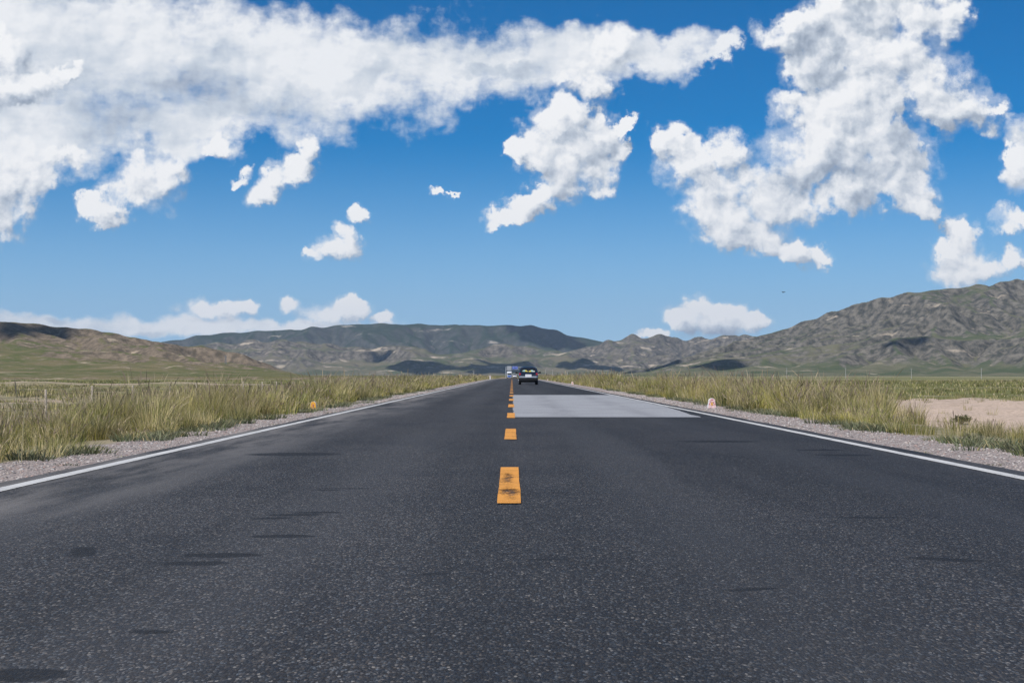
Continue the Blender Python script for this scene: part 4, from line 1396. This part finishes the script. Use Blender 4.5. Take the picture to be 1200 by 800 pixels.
cd = 132.0
cx_ = at(619.2, 439, cd)[0]
make_car((cx_, cd, .002), 'dark blue hatchback driving away with a white number plate and a patterned rear sunshade', m_navy, m_sky_sheen, True, 1.0)
make_car((at(603.1, 439, 640)[0], 640.0, float(road_z(640)) + .002), 'small white car far ahead of the dark blue car', m_wcar, m_wcar, False, (1.04, 1.04, 1.3))

# ------------------------------------------------------------------ truck coming the other way
td = 800.0
root = empty('truck', (at(596.9, 439, td)[0], td, float(road_z(td)) + .002))
tag(root, 'distant white and blue truck coming towards the camera beside the white car', 'truck')
m_tb = plain('blue_truck_paint', (.04, .12, .42), .35, coat=.6)
m_tw = plain('white_truck_paint', (.76, .77, .78), .4, coat=.4)
MB().box((0, .95, 1.72), (2.30, 1.75, 2.2), .12).build('cab', m_tw, root, smooth=True)
MB().prism(rounded(2.0, .85, .1), (0, .06, 2.25), (1, 0, 0), (0, 0, 1), .02).build('windscreen', m_glass, root)
MB().prism(rounded(2.05, .5, .06), (0, .06, 1.34), (1, 0, 0), (0, 0, 1), .03).build('grille', m_tb, root)
bp = MB().box((0, .02, .72), (2.34, .3, .5), .06).build('bumper', m_tb, root)
for s_ in (-1, 1):
    MB().prism(rounded(.42, .24, .06), (s_ * .86, -.13, .78), (1, 0, 0), (0, 0, 1), .03).build('headlight', m_lampw, root)
    MB().box((s_ * 1.32, .12, 2.1), (.16, .1, .5), .03).build('mirror', m_blk, root)
MB().box((0, 1.2, 3.05), (2.0, 1.1, .5), .2).build('wind_deflector', m_tw, root, smooth=True)
MB().box((0, 5.1, 2.35), (2.4, 6.2, 2.5), .04).build('cargo_box', m_tw, root)
MB().box((0, 4.3, .85), (.9, 7.8, .3), .03).build('chassis', m_blk, root)
for yy_ in (1.0, 5.9, 7.2):
    for s_ in (-1, 1):
        w = MB().tube([(s_ * .78, yy_, .5), (s_ * .81, yy_, .5), (s_ * 1.08, yy_, .5), (s_ * 1.11, yy_, .5)], [.44, .5, .5, .44], 20).build('wheel', m_tyre, root, smooth=True)
        MB().tube([(s_ * 1.08, yy_, .5), (s_ * 1.12, yy_, .5), (s_ * 1.125, yy_, .5)], [.3, .3, .08], 14).build('rim', m_rim, w, smooth=True)

# ------------------------------------------------------------------ bird high over the plain
m_bird = plain('dark_feathers', (.03, .028, .026), .9)
bp = at(918, 342.4, 260)
root = empty('bird', bp, .6)
tag(root, 'small dark bird gliding in the blue sky above the right mountain slope', 'bird')
bm_ = MB()
bm_.tube([(0, -.30, .0), (0, -.20, .01), (0, 0, .0), (0, .18, .02), (0, .27, .03), (0, .33, .02)], [.03, .05, .075, .06, .045, .008], 8)
for s_ in (-1, 1):
    bm_.loft([[(s_ * .05, .10, .03), (s_ * .05, -.10, .03), (s_ * .05, -.10, .015), (s_ * .05, .10, .015)],
              [(s_ * .26, .14, .10), (s_ * .26, -.08, .10), (s_ * .26, -.08, .09), (s_ * .26, .14, .09)],
              [(s_ * .52, .05, .06), (s_ * .52, -.04, .06), (s_ * .52, -.04, .055), (s_ * .52, .05, .055)]])
bm_.loft([[(-.03, -.26, .0), (.03, -.26, .0), (.03, -.26, .015), (-.03, -.26, .015)], [(-.09, -.44, .0), (.09, -.44, .0), (.09, -.44, .008), (-.09, -.44, .008)]])
bm_.build('body', m_bird, root, smooth=True)

# ------------------------------------------------------------------ clouds overhead, whose shadows lie on the plain and the hills
m_cl, k, b, out = new_mat('cloud_white')
b.inputs['Base Color'].default_value = (.92, .93, .95, 1); b.inputs['Roughness'].default_value = 1.0; b.inputs['Specular IOR Level'].default_value = 0.0


def land_hit(px, py):
    """where a line of sight meets the hills"""
    u, v = ray(px, py)
    for d in np.arange(900, 12000, 12.0):
        x, z = CAM[0] + u * d, CAM[2] + v * d
        for key, (hx, hy, _h) in HILLS.items():
            if hx[0] < x < hx[-1] and hy[0] < d < hy[-1] and hill_z(key, x, d) >= z:
                return x, d, z
    return CAM[0] + u * 6000, 6000.0, 5.0


# shaded patches: photo column, row, half width in photo pixels, half length in metres
SHADED = []
for px, py, hw, ry in ((22, 387, 30, 70), (66, 393, 24, 50), (640, 391, 45, 420), (446, 420, 17, 90), (568, 424, 13, 70), (495, 433, 48, 260), (580, 431, 45, 260), (690, 432, 40, 150), (770, 430, 46, 130), (842, 426, 36, 100),
                       (1048, 402, 18, 24), (1078, 400, 22, 26)):
    x_, d, z_ = land_hit(px, py)
    SHADED.append((x_, d, z_, hw / F * d, ry))
lat, lon = np.meshgrid(np.linspace(0, math.pi, 14), np.linspace(0, 2 * math.pi, 24, endpoint=False), indexing='ij')
sph = np.stack([np.sin(lat) * np.cos(lon), np.sin(lat) * np.sin(lon), np.cos(lat)], -1)
CV, CQ, off = [], [], 0
ii = np.arange(14 * 24).reshape(14, 24)
q4 = np.stack([ii[:-1].ravel(), np.roll(ii, -1, 1)[:-1].ravel(), np.roll(ii, -1, 1)[1:].ravel(), ii[1:].ravel()], 1)
for (gx, d, z0, rx, ry) in SHADED:
    t_ = (2600.0 - z0) / sun_dir[2]
    c = np.array((gx + sun_dir[0] * t_, d + sun_dir[1] * t_, 2600.0))
    for j in range(18):
        a, r_ = RNG.random() * 6.283, math.sqrt(RNG.random()) * .8
        s_ = RNG.uniform(.25, .48) * (1.1 - .5 * r_)
        o_ = c + np.array((math.cos(a) * r_ * rx, math.sin(a) * r_ * ry, RNG.uniform(-.05, .35) * min(rx, ry)))
        bump = 1 + .16 * perlin(sph[..., 0] * 2.2 + 5 * j, sph[..., 1] * 2.2 + sph[..., 2] * 2.2, 200 + j)
        v_ = sph * bump[..., None] * np.array((rx * s_, ry * s_, min(rx, ry) * s_ * .7)) + o_
        CV.append(v_.reshape(-1, 3)); CQ.append(q4 + off); off += 14 * 24
o = link('clouds', mesh_np('clouds', np.concatenate(CV), np.concatenate(CQ), smooth=True), m_cl)
tag(o, 'white cumulus clouds high overhead shading parts of the hills', 'clouds', kind='stuff')

# ------------------------------------------------------------------ air
hm = bpy.data.materials.new('air'); hm.use_nodes = True
K = NT(hm.node_tree)
ho = K.n('ShaderNodeOutputMaterial')
hv = K.n('ShaderNodeVolumePrincipled', ins={'Color': (.60, .76, 1.0, 1), 'Density': 3.2e-5, 'Anisotropy': .2})
K.link(hv.outputs[0], ho.inputs['Volume'])
haze = MB().box((0, 0, 0), (33000, 33000, 700)).build('haze', hm)
haze.location = (0, 0, 350 - 10.0)
tag(haze, 'thin blue air over the whole plain', 'haze', kind='stuff')
